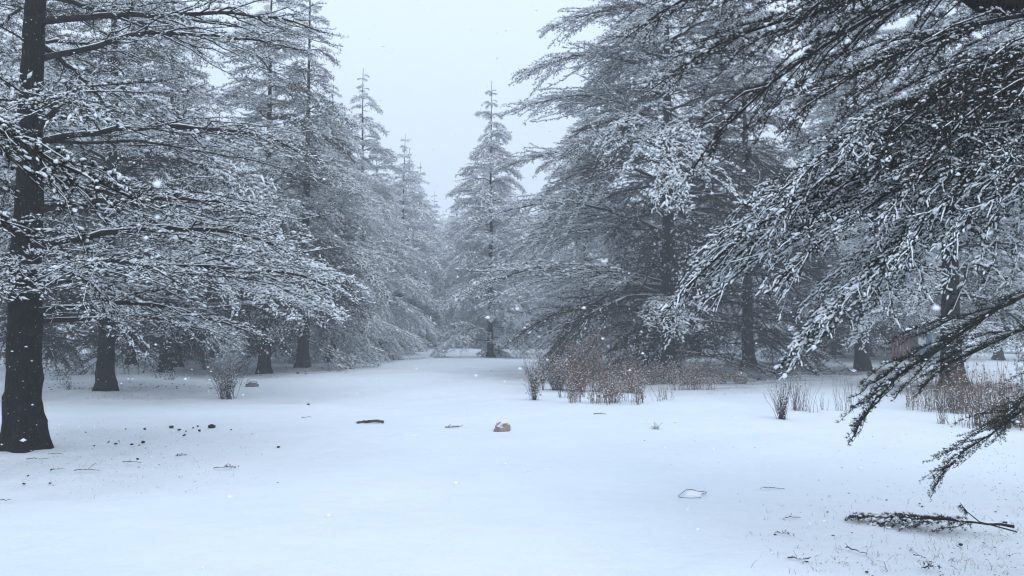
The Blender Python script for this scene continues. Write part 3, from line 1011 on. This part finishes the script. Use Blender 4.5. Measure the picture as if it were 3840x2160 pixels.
clump(3228, 1480, 16, 60, 2, 'lone dry flower stem with a seed head in the open snow', 20, kind=1, branchy=3, name='flower_stem', cat='plant', r=0.003)

# ------------------------------------------------------------------ stones, logs, clods
stone_m = mat('tan_stone', (0.17, 0.125, 0.09), 0.9, 0.2, noise=7, color2=(0.34, 0.29, 0.25), bump=(25, 0.6, 0.02))
grey_stone_m = mat('grey_stone', (0.12, 0.11, 0.10), 0.9, 0.2, noise=9, color2=(0.26, 0.24, 0.23), bump=(25, 0.6, 0.02))
log_m = mat('rotten_wood', (0.05, 0.035, 0.028), 0.95, 0.1, noise=15, color2=(0.12, 0.085, 0.065), bump=(40, 0.7, 0.01))
clod_m = mat('dark_clod', (0.012, 0.012, 0.011), 0.95, 0.1, noise=40, color2=(0.04, 0.035, 0.028))


def rock_geo(rx, ry, rz, seed, mi=0, snow=True, rough=0.22, sides=22, rings=14):
    rng = np.random.default_rng(seed)
    tv, tt = blob_tpl(sides, rings)
    V = tv.copy()
    V[-1] = (0, 0, -1)
    f = np.ones(len(V))
    for k in range(7):
        dvec = norm(rng.normal(0, 1, 3))
        f -= rough * np.clip(V @ dvec - rng.uniform(0.35, 0.75), 0, 1) * 1.6
    for k in range(6):
        q = rng.normal(0, 3, 3)
        f += 0.035 * np.sin(V @ q + rng.uniform(0, 6))
    V = V * f[:, None] * np.array([rx, ry, rz])
    g = Geo()
    g.add(V, tt, mi, False)
    return g


def rock(u, v, wpx, hpx, label, seed, cover=0.5, sm=None):
    p = gpx(u, v)
    W, H = wpx / 2850 * p[1], hpx / 2850 * p[1]
    root = empty('stone', tuple(p), 0.0)
    tag(root, label, 'stone')
    g = rock_geo(W / 2, W * 0.36, H * 0.95, seed)
    obj('stone_body', g, [sm or stone_m], root)
    # patchy snow resting on the top
    v_, t_, _, _ = g.arrays()
    n = np.cross(v_[t_[:, 1]] - v_[t_[:, 0]], v_[t_[:, 2]] - v_[t_[:, 0]])
    c = v_[t_].mean(1)
    n = n / np.maximum(np.linalg.norm(n, axis=1, keepdims=True), 1e-9)
    if (n * c).sum() < 0: n = -n
    rng = np.random.default_rng(seed + 9)
    noise = np.sin(c[:, 0] * 40 + seed) * np.sin(c[:, 1] * 35 + 1) * 0.5 + rng.normal(0, 0.15, len(c))
    k = (n[:, 2] > 0.25) & (n[:, 2] + noise + 1.5 * c[:, 0] / W * 0.6 > 1.15 - cover)
    cc = c[k]
    gg = Geo()
    m = len(cc)
    s = W * 0.05
    blobs(gg, cc, np.stack([rng.uniform(0.7, 1.5, m) * s, rng.uniform(0.7, 1.5, m) * s, rng.uniform(0.25, 0.5, m) * s], -1), rng, 0, 7, 2)
    obj('snow_cover', gg, [snow_m], root)
    # drift around the foot
    th = np.linspace(0, 2 * np.pi, 26, endpoint=False)
    gd = Geo()
    C = np.stack([W * 0.50 * np.cos(th), W * 0.36 * np.sin(th), np.full(26, -0.012)], -1)
    blobs(gd, C, np.stack([np.full(26, W * 0.12), np.full(26, W * 0.09), np.full(26, 0.012)], -1), rng, 0, 8, 3)
    obj('snow_drift', gd, [snow_m], root)
    return root


rock(1875, 1616, 80, 46, 'tan brown stone half covered by snow in the middle of the clearing', 4, 0.45)
rock(943, 1450, 58, 32, 'snow-capped rounded rock next to the bare shrub', 7, 1.25, grey_stone_m)

# rotten branch piece
p = gpx(1388, 1588)
g = Geo()
W = 100 / 2850 * p[1]
xs = np.linspace(-W / 2, W / 2, 12)
rg = np.random.default_rng(8)
P = np.stack([xs, np.sin(xs * 5) * 0.02, 0.018 + 0.02 * np.cos(xs * 6) + rg.normal(0, 0.004, 12)], -1)
tubes(g, P[None], (0.026 * (1 - 0.5 * np.linspace(0, 1, 12)[::-1] ** 3) + rg.normal(0, 0.003, 12))[None], 9, 0, cap=False)
c = P[rg.integers(0, 12, 16)] + np.array([0, 0, 0.028])
blobs(g, c, np.tile([0.03, 0.012, 0.008], (16, 1)), rg, 1, 6, 2)
tag(obj('dead_wood', g, [log_m, snow_m], loc=tuple(p)), 'short piece of rotten brown wood lying left of the tan stone', 'wood piece')


def clods(lst, group):
    for k, (u, v, wp, lab) in enumerate(lst):
        p = gpx(u, v)
        W = wp / 2850 * p[1]
        g = rock_geo(W * 0.5, W * 0.42, W * 0.30, 60 + k, sides=10, rings=6, rough=0.35)
        rr = np.random.default_rng(60 + k)
        m = rr.integers(1, 4)
        blobs(g, np.stack([rr.normal(0, W * 0.2, m), rr.normal(0, W * 0.2, m), np.full(m, W * 0.2)], -1), np.tile([W * 0.16, W * 0.12, W * 0.06], (m, 1)), rr, 1, 6, 2)
        o = obj('earth_clod', g, [clod_m, snow_m], loc=(p[0], p[1], p[2] + W * 0.06))
        tag(o, lab, 'clod', group)


Z1 = lambda u, v: (u / 2.0125, 1440 + v / 2.0125)
cl = []
for (u, v, wpx, lab) in [
    (1600, 322, 34, 'largest dark clod, right end of the upper scatter left of the clearing'), (1293, 325, 20, 'round dark clod at the left end of the upper scatter'),
    (1350, 347, 16, 'dark clod just right of the round one'), (1508, 352, 15, 'small dark clod below and left of the largest clod'), (1490, 320, 12, 'speck of earth above the small clod by the largest'),
    (1456, 331, 9, 'tiny crumb in the middle of the upper scatter'), (1393, 389, 16, 'flat clod lowest in the upper scatter'), (1405, 356, 9, 'tiny crumb above the flat clod'),
    (1095, 340, 14, 'lone small clod left of the upper scatter'), (948, 339, 10, 'tiny clod farthest left in line with the upper scatter'), (648, 364, 7, 'speck of earth just right of the big trunk'),
    (875, 450, 15, 'squat dark clod in the lower scatter'), (817, 439, 12, 'small clod left of the squat one'), (897, 431, 9, 'crumb above the squat clod'),
    (1083, 441, 20, 'biggest clod of the lower scatter'), (1050, 462, 8, 'crumb under the biggest clod of the lower scatter'), (996, 457, 14, 'flat clod between the squat and biggest lower clods'),
    (710, 467, 10, 'leftmost small clod of the lower scatter near the big trunk'), (1040, 566, 13, 'clod below the lower scatter'), (388, 649, 11, 'dark crumb on the snow below the big trunk'),
    (210, 694, 12, 'clod near the left edge below the big trunk'), (183, 753, 14, 'lowest left clod near the picture edge'), (378, 750, 14, 'flat crumb right of the lowest left clod'),
    (2100, 474, 16, 'lone clod far from the others in the middle of the left snow'), (2323, 157, 15, 'dark crumb lying below the bare shrub'), (1743, 346, 9, 'small crumb right of the largest clod'),
]:
    a, b = Z1(u, v)
    cl.append((a, b, wpx, lab))
for (u, v, wpx, lab) in [(1538, 877, 11, 'dark crumb above the fallen branch'), (1808, 926, 12, 'dark seed-like clod above the middle of the fallen branch'), (1790, 903, 9, 'crumb just above the seed-like clod'),
                         (2433, 1050, 22, 'smooth dark clod at the right above the butt of the fallen branch'), (2102, 1212, 20, 'dark clod below the fallen branch'),
                         (1390, 1418, 14, 'clod close to the lower edge under the fallen branch'), (1090, 968, 10, 'crumb left of the fallen branch'), (700, 1138, 14, 'dark crumb pair at the left of the littered snow')]:
    cl.append((2560 + u / 2.0125, 1440 + v / 2.0125, wpx, lab))
clods(cl, 'dark clods scattered on the snow')

# ------------------------------------------------------------------ fallen branch
fb = BSet([dict(seed=95, L=1.55, nlat=30, width=0.20, droop=0.02, rise=0.06, snow=0.12, ln=0.032, wd=0.0042, K=10, tuft_sp=0.019, tsp=0.045, tert=0.13, latdroop=0.3,
                cap=(6, 2), cap_r=0.5, cap_h=0.3, tub=(10, 6, 4), spread=0.6, r0=0.016, lat_ang=34, wood_snow=0.3, start=0.2)])
bt, tp = gpx(3805, 2010), gpx(3205, 1950)
root = empty('fallen_branch', tuple(bt))
tag(root, 'broken cedar branch with dark needles lying on the snow at the lower right', 'branch')
it = fb.items[0]
d = tp - bt
o = bpy.data.objects.new('needle_spray', fb.mesh(it))
link(o, root)
s = np.linalg.norm(d) / (1.55 * 0.9)
o.matrix_local = Matrix.Translation((0, 0, 0.07)) @ Matrix.Rotation(math.atan2(d[1], d[0]), 4, 'Z') @ Matrix.Diagonal((s, s * 0.9, s * 0.8, 1))
g = Geo()
P = np.array([[0.02, 0, 0.03], [-0.25, 0.03, 0.10], [-0.33, 0.05, 0.17], [-0.38, 0.06, 0.24]])
tubes(g, P[None], np.array([[0.006, 0.005, 0.004, 0.002]]), 5, 0)
rg = np.random.default_rng(77)
for q in range(5):
    b = P[2] * (1 - q / 5) + P[3] * q / 5
    needles(g, np.tile(b, (3, 1)), np.tile([-0.5, 0, -0.8], (3, 1)), 4, 0.05, 0.005, 0.3, rg, 1)
obj('side_twig', g, TM, root)

# ------------------------------------------------------------------ clear plastic tray
glass = bpy.data.materials.new('clear_plastic')
glass.use_nodes = True
gb = glass.node_tree.nodes['Principled BSDF']
gb.inputs['Base Color'].default_value = (0.97, 0.98, 1.0, 1)
gb.inputs['Roughness'].default_value = 0.15
gb.inputs['Transmission Weight'].default_value = 1.0
gb.inputs['IOR'].default_value = 1.04
edge_m = mat('plastic_edge', (0.07, 0.09, 0.13), 0.4, 0.5)
a = gpx(2546, 1866)
b = gpx(2628, 1872)
c = gpx(2650, 1845)
d = gpx(2576, 1835)
root = empty('plastic_tray', tuple(a))
tag(root, 'clear plastic tray half buried in the snow at the lower middle right', 'tray')
g = Geo()
pts = np.array([a, b, c, d]) - a
hs = np.array([0.03, 0.035, 0.075, 0.09])
top = pts + np.stack([0 * hs, 0 * hs, hs], -1)
bot = pts * 0.85 + pts.mean(0) * 0.15 + np.array([0, 0, -0.03])
for i in range(4):
    j = (i + 1) % 4
    g.add([top[i], top[j], bot[j], bot[i]], [(0, 1, 2), (0, 2, 3)], 0)
obj('tray_wall', g, [glass], root)
g = Geo()
line = [(2628, 1866, .03), (2590, 1868, .03), (2550, 1866, .03), (2543, 1860, .03), (2575, 1835, .05), (2600, 1836, .05), (2612, 1842, .04), (2650, 1845, .04), (2643, 1853, .03), (2633, 1850, .02)]
rim = []
for (u_, v_, lift_) in line:
    q_ = gpx(u_, v_)
    f_ = (CAMH - q_[2] - lift_) / (CAMH - q_[2])
    rim.append(np.array([q_[0] * f_, q_[1] * f_, CAMH + (q_[2] - CAMH) * f_]))
rim = np.array(rim) - a
t_ = np.linspace(0, len(rim) - 1, 46)
P = np.stack([np.interp(t_, range(len(rim)), rim[:, k]) for k in range(3)], -1)
tubes(g, P[None], np.full((1, 46), 0.0030), 6, 0)
obj('tray_rim', g, [edge_m], root)
g = Geo()
blobs(g, (pts.mean(0) + np.array([0, 0, 0.0]))[None], np.array([[0.10, 0.08, 0.03]]), rg, 0, 16, 7, axis=np.array([[1.0, 0, 0]]), jit=0.02)
obj('snow_fill', g, [snow_m], root)

# ------------------------------------------------------------------ fallen twigs on the snow
def twig(u, v, wpx, ang, label, seed, nb=2, tuft=0, r=0.004, lift=0.01, snow=0.3):
    rng = np.random.default_rng(seed)
    p = gpx(u, v)
    L = wpx / 2850 * p[1]
    g = Geo()
    n = 7
    s = np.linspace(-0.5, 0.5, n)
    P = np.stack([L * s * math.cos(ang), L * s * math.sin(ang) + 0.05 * L * np.sin(s * 6 + seed), lift + 0.02 * L * np.cos(s * 5 + seed) + rng.uniform(0, 0.012, n)], -1)
    tubes(g, P[None], (r * (1.2 - 0.7 * np.linspace(0, 1, n)))[None], 5, 0)
    for k in range(nb):
        i = rng.integers(1, n - 1)
        D = norm(np.array([math.cos(ang + rng.choice([-0.8, 0.8])), math.sin(ang + rng.choice([-0.8, 0.8])), rng.uniform(0.1, 0.8)]))
        l = L * rng.uniform(0.15, 0.35)
        Q = P[i] + D[None] * (l * np.linspace(0, 1, 4))[:, None]
        tubes(g, Q[None], np.full((1, 4), r * 0.5), 4, 0)
    if tuft:
        b = P[rng.integers(n // 2, n, tuft)] + rng.normal(0, 0.02, (tuft, 3)) * np.array([1, 1, 0.3])
        needles(g, b, np.tile([0, 0, 1.0], (tuft, 1)), 8, 0.025, 0.004, 0.7, rng, 1)
    m = int(8 * snow * 4)
    blobs(g, P[rng.integers(0, n, m)] + np.array([0, 0, r]), np.tile([0.018, 0.006, 0.004], (m, 1)), rng, 2, 5, 1)
    tag(obj('fallen_twig', g, TM, loc=tuple(p)), label, 'twig', 'fallen twigs on the snow')


for (u, v, wpx, ang, lab, nb, tu) in [
    (1690, 640, 150, 0.1, 'needled cedar twig lying flat in the left snow', 3, 14), (1360, 550, 70, 0.4, 'tufted twig just below the lower scatter of clods', 2, 12),
    (420, 538, 120, -0.1, 'thin straight twig at the foot of the big left trunk', 1, 0), (285, 572, 150, 0.2, 'faint curved twig below the big left trunk', 0, 0),
    (435, 652, 90, 0.3, 'short twig beside a dark crumb below the big trunk', 2, 0), (660, 660, 200, -0.05, 'long faint twig half sunk in the left snow', 1, 0),
    (1000, 597, 140, 0.0, 'thin grey twig lying below the lower clods', 1, 0), (40, 888, 70, 0.4, 'bent twig at the left picture edge', 1, 0)]:
    a_, b_ = Z1(u, v)
    twig(a_, b_, wpx / 2.0, ang, lab, int(u), nb, tu)
for (u, v, wpx, ang, lab, nb, tu) in [
    (830, 1018, 110, -0.2, 'angular twig left of the fallen branch', 1, 0), (870, 1330, 150, -0.3, 'forked twig at the lower edge left of the fallen branch', 4, 0),
    (755, 1143, 110, -0.6, 'twig with a dark berry-like end in the littered snow', 1, 3), (1310, 1270, 180, -1.0, 'long dry stem lying under the fallen branch', 1, 0),
    (1860, 1400, 110, 0.1, 'needled twig scrap at the lower right edge', 2, 12), (1790, 1315, 100, -1.2, 'upright dark twig stub below the fallen branch', 1, 0)]:
    twig(2560 + u / 2.0125, 1440 + v / 2.0125, wpx / 2.0, ang, lab, int(u), nb, tu)
twig(1650 + 48, 1604, 60, 0.3, 'black twig scrap left of the tan stone', 5, 3, 16, r=0.008)
twig(1150, 1568, 40, 0.0, 'small stick near the middle of the left snow', 6, 1, 0)
twig(2250, 1555, 50, 0.2, 'short stick in the snow right of the tan stone', 7, 1, 0, r=0.007)
twig(2895, 1836, 90, 0.0, 'snow-dusted stick sunk in the right snow', 8, 0, 0, snow=1.0)

# ------------------------------------------------------------------ grass and litter that pokes through the thin snow
rng = np.random.default_rng(11)


def litter(n_u, box, hmin, hmax, seed, wd=0.003, dens=None):
    rr = np.random.default_rng(seed)
    u = rr.uniform(box[0], box[2], n_u)
    v = rr.uniform(box[1], box[3], n_u)
    if dens is not None:
        q = rr.uniform(0, 1, n_u) < dens(u, v)
        u, v = u[q], v[q]
    x, y = (u - 1920) / 2850, (1080 - v) / 2850
    c, s = math.cos(PITCH), math.sin(PITCH)
    fy, fz = c - y * s, s + y * c
    k = -CAMH / fz
    for _ in range(3):
        k = -(CAMH - ground_h(x * k, fy * k)) / fz
    P = np.stack([x * k, fy * k, ground_h(x * k, fy * k) - 0.004], -1)
    return P, rr


g = Geo()
for (n, box, hm, hx, sd_, wd, dens) in [
    (1700, (2750, 1830, 3840, 2160), 0.015, 0.09, 21, 0.0022, lambda u, v: np.clip((u - 2700) / 900, 0, 1) * np.clip((v - 1800) / 200, 0.2, 1)),
    (700, (3300, 1560, 3840, 1860), 0.01, 0.06, 22, 0.0022, lambda u, v: np.clip((u - 3200) / 500, 0, 1)),
    (1300, (0, 1600, 1000, 1880), 0.01, 0.05, 23, 0.0022, lambda u, v: np.exp(-((u - 480) / 420) ** 2 - ((v - 1700) / 110) ** 2)),
    (500, (330, 1440, 760, 1500), 0.02, 0.10, 24, 0.003, lambda u, v: np.exp(-((u - 480) / 200) ** 2)),
    (900, (2350, 1370, 3840, 1480), 0.03, 0.14, 25, 0.005, lambda u, v: 0.8 + 0 * u),
    (260, (1100, 1500, 3600, 1800), 0.008, 0.03, 26, 0.002, lambda u, v: 0.4 + 0 * u),
]:
    P, rr = litter(n, box, hm, hx, sd_, dens=dens)
    # gather into small tufts
    grp = rr.integers(0, max(len(P) // 5, 1), len(P))
    cen = P[rr.integers(0, len(P), grp.max() + 1)]
    Q = P.copy()
    msk = rr.uniform(0, 1, len(P)) < 0.6
    Q[msk] = cen[grp[msk]] + rr.normal(0, 0.03, (msk.sum(), 3)) * np.array([1, 1, 0.0])
    Q[:, 2] = ground_h(Q[:, 0], Q[:, 1]) - 0.006
    m = len(Q)
    D = norm(np.stack([rr.normal(0, 0.5, m), rr.normal(0, 0.5, m), np.full(m, 0.8)], -1))
    H = rr.uniform(hm, hx, (m, 1)) * rr.uniform(0.4, 1, (m, 1))
    S = norm(np.cross(D, rr.normal(0, 1, (m, 3)))) * wd * 0.5 * rr.uniform(0.6, 1.5, (m, 1))
    mid_ = Q + D * H * 0.6
    bend = rr.normal(0, 0.4, (m, 3)) * H
    bend[:, 2] = -np.abs(bend[:, 2]) * 0.5
    tip = mid_ + D * H * 0.4 + bend
    V = np.stack([Q - S, Q + S, mid_ + S * 0.7, mid_ - S * 0.7, tip], 1).reshape(-1, 3)
    k = (np.arange(m) * 5)[:, None, None]
    tt = np.array([[0, 1, 2], [0, 2, 3], [3, 2, 4]])[None] + k
    sel = rr.uniform(0, 1, m) < 0.5
    g.add(V, tt[sel].reshape(-1, 3), 0)
    g.add(V, tt[~sel].reshape(-1, 3), 1)
o = obj('grass', g, [stalk_m, dark_m])
tag(o, 'dead grass blades poking through the thin snow', 'grass', kind='stuff')

g = Geo()
for (n, box, sd_, dens) in [
    (480, (2700, 1800, 3840, 2160), 31, lambda u, v: np.clip((u - 2700) / 900, 0, 1)),
    (420, (0, 1580, 1100, 1880), 32, lambda u, v: np.exp(-((u - 450) / 400) ** 2 - ((v - 1690) / 110) ** 2)),
    (160, (2400, 1480, 3840, 1780), 33, lambda u, v: 0.35 + 0 * u),
    (5000, (0, 1370, 3840, 1460), 34, lambda u, v: 0.7 + 0 * u),
]:
    P, rr = litter(n, box, 0, 0, sd_, dens=dens)
    if sd_ == 34:
        dd = np.min([np.hypot(P[:, 0] - fx, P[:, 1] - fy) / max(R_, 2.5) for fx, fy, R_ in FEET], axis=0)
        P = P[rr.uniform(0, 1, len(P)) < np.exp(-(dd / 0.5) ** 3)]
    m = len(P)
    s = rr.lognormal(math.log(0.0052), 0.40, m)[:, None] * (1.0 if sd_ != 34 else 3.6)
    blobs(g, P + np.array([0, 0, 0.004]), np.concatenate([s * 1.4, s * 0.8, s * 0.5], 1), rr, 0, 5, 1, smooth=False)
o = obj('forest_litter', g, [dark_m])
tag(o, 'dark bits of bark, needles and cones scattered on the snow', 'litter', kind='stuff')

# ------------------------------------------------------------------ things far behind: coloured cabin, red fence, small red hut
def box(g, x0, x1, y0, y1, z0, z1, mi=0):
    v = [(x0, y0, z0), (x1, y0, z0), (x1, y1, z0), (x0, y1, z0), (x0, y0, z1), (x1, y0, z1), (x1, y1, z1), (x0, y1, z1)]
    q = [(0, 1, 5, 4), (1, 2, 6, 5), (2, 3, 7, 6), (3, 0, 4, 7), (4, 5, 6, 7), (3, 2, 1, 0)]
    t = []
    for a, b, c, d in q: t += [(a, b, c), (a, c, d)]
    g.add(v, t, mi)


blue_m = mat('blue_panel', (0.07, 0.13, 0.20), 0.6, 0.3, noise=6, color2=(0.14, 0.22, 0.30))
green_m = mat('pale_green_panel', (0.24, 0.33, 0.34), 0.6, 0.3, noise=6, color2=(0.33, 0.42, 0.40))
red_m = mat('red_boards', (0.13, 0.04, 0.035), 0.7, 0.2, noise=5, color2=(0.22, 0.12, 0.10))
white_m = mat('white_board', (0.7, 0.7, 0.7), 0.6, 0.2)
D = 37.0
p0, p1 = px(3450, 1300, D), px(3545, 1225, D)
root = empty('cabin', (p0[0], D, float(ground_h(p0[0], D))))
tag(root, 'small blue and pale green cabin glimpsed behind the cedar trunk on the right', 'cabin')
wd_ = p1[0] - p0[0] + 0.25
for k in range(5):
    g = Geo()
    box(g, k * wd_ / 5 + 0.01, (k + 1) * wd_ / 5 - 0.01, 0, 0.05, 0, 1.65)
    obj('panel', g, [blue_m if k < 2 else green_m], root)
g = Geo(); box(g, 0.02, wd_ - 0.02, 0.06, 1.2, 0, 1.6); obj('wall', g, [green_m], root)
g = Geo(); box(g, -0.1, wd_ + 0.1, -0.12, 1.3, 1.66, 1.74); obj('roof', g, [blue_m], root)
g = Geo(); box(g, -0.1, wd_ + 0.1, -0.12, 1.3, 1.742, 1.83); obj('roof_snow', g, [snow_m], root)
g = Geo(); box(g, -0.12, 0.25, -0.10, -0.05, 0.75, 1.15); obj('notice_board', g, [white_m], root)
p0, p1 = px(3355, 1300, D), px(3440, 1220, D)
root = empty('red_fence', (p0[0], D + 0.3, float(ground_h(p0[0], D))))
tag(root, 'reddish brown slatted screen left of the blue cabin', 'fence')
wd_ = p1[0] - p0[0]
for k in range(7):
    g = Geo()
    box(g, k * wd_ / 7, (k + 0.7) * wd_ / 7, 0, 0.04, 0.0, 1.25 + 0.12 * (k % 2))
    obj('slat', g, [red_m], root)
for z in (0.35, 1.1):
    g = Geo(); box(g, -0.05, wd_ + 0.05, 0.045, 0.09, z, z + 0.1); obj('rail', g, [red_m], root)
D = 74.0
p0, p1 = px(1662, 1300, D), px(1750, 1250, D)
root = empty('red_hut', (p0[0], D, float(ground_h(p0[0], D))))
tag(root, 'faded red hut barely visible in the haze at the end of the avenue', 'hut')
wd_ = p1[0] - p0[0]
g = Geo(); box(g, 0, wd_, 0, 1.6, 0, 1.5); obj('wall', g, [red_m], root)
g = Geo(); g.add([(-0.15, -0.2, 1.5), (wd_ + 0.15, -0.2, 1.5), (wd_ + 0.15, 1.8, 1.5), (-0.15, 1.8, 1.5), (-0.15, 0.8, 2.15), (wd_ + 0.15, 0.8, 2.15)],
                 [(0, 1, 5), (0, 5, 4), (2, 3, 4), (2, 4, 5), (0, 4, 3), (1, 2, 5)], 0)
obj('roof', g, [snow_m], root)
g = Geo(); box(g, wd_ * 0.4, wd_ * 0.6, -0.04, -0.005, 0.05, 1.2); obj('door', g, [white_m], root)

# ------------------------------------------------------------------ falling snow
rng = np.random.default_rng(99)
g = Geo()
n = 15000
y = 1.6 + (rng.uniform(0, 1, n) ** 0.5) * 22
x = rng.uniform(-0.75, 0.75, n) * y
z = CAMH + rng.uniform(-0.40, 0.52, n) * y
k = (z > 0.05) & (z < 14)
P = np.stack([x, y, z], -1)[k]
s = rng.lognormal(math.log(0.0052), 0.4, len(P))
R = np.stack([s * 1.0, s * 1.3, s * 0.9], -1)
blobs(g, P, R, rng, 0, 4, 1, jit=0.3)
# a few flakes close to the lens
NF = [(2580, 225, 0.9, 0.006), (3510, 1155, 0.8, 0.009), (865, 118, 0.9, 0.007), (590, 690, 0.8, 0.010), (590, 815, 0.9, 0.006), (1940, 1158, 1.1, 0.006), (960, 560, 1.0, 0.005),
      (1766, 110, 1.2, 0.004), (3370, 85, 0.9, 0.007), (2530, 560, 1.1, 0.005), (3390, 350, 1.0, 0.006), (1340, 320, 1.0, 0.004), (780, 520, 0.9, 0.006), (2440, 690, 1.2, 0.004), (300, 250, 1.0, 0.004),
      (1100, 930, 1.0, 0.005), (2770, 450, 1.1, 0.005), (1560, 360, 1.3, 0.003)]
NF = [(u, v, d, s_ * 0.42) for u, v, d, s_ in NF]
C = np.array([px(u, v, d) for u, v, d, s_ in NF])
R = np.array([[s_ * 1.2, s_, s_ * 0.8] for *_, s_ in NF])
blobs(g, C, R, rng, 0, 8, 4, jit=0.15)
o = obj('falling_snow', g, [snow_m])
tag(o, 'snowflakes falling through the air', 'snow', kind='stuff')

# ------------------------------------------------------------------ haze
g = Geo()
box(g, -170, 170, -35, 330, -1.5, 22.5)
hm = bpy.data.materials.new('haze')
hm.use_nodes = True
ht = hm.node_tree
ht.nodes.clear()
pv = ht.nodes.new('ShaderNodeVolumePrincipled')
pv.inputs['Color'].default_value = (0.93, 0.96, 1.0, 1)
pv.inputs['Density'].default_value = 0.0037
pv.inputs['Anisotropy'].default_value = 0.0
ho = ht.nodes.new('ShaderNodeOutputMaterial')
ht.links.new(pv.outputs[0], ho.inputs['Volume'])
o = obj('haze', g, [hm])
tag(o, 'pale snowy haze filling the wood', 'haze', kind='stuff')

print('TRIS', sum(len(m.polygons) for m in bpy.data.meshes), 'OBJ', len(bpy.data.objects))
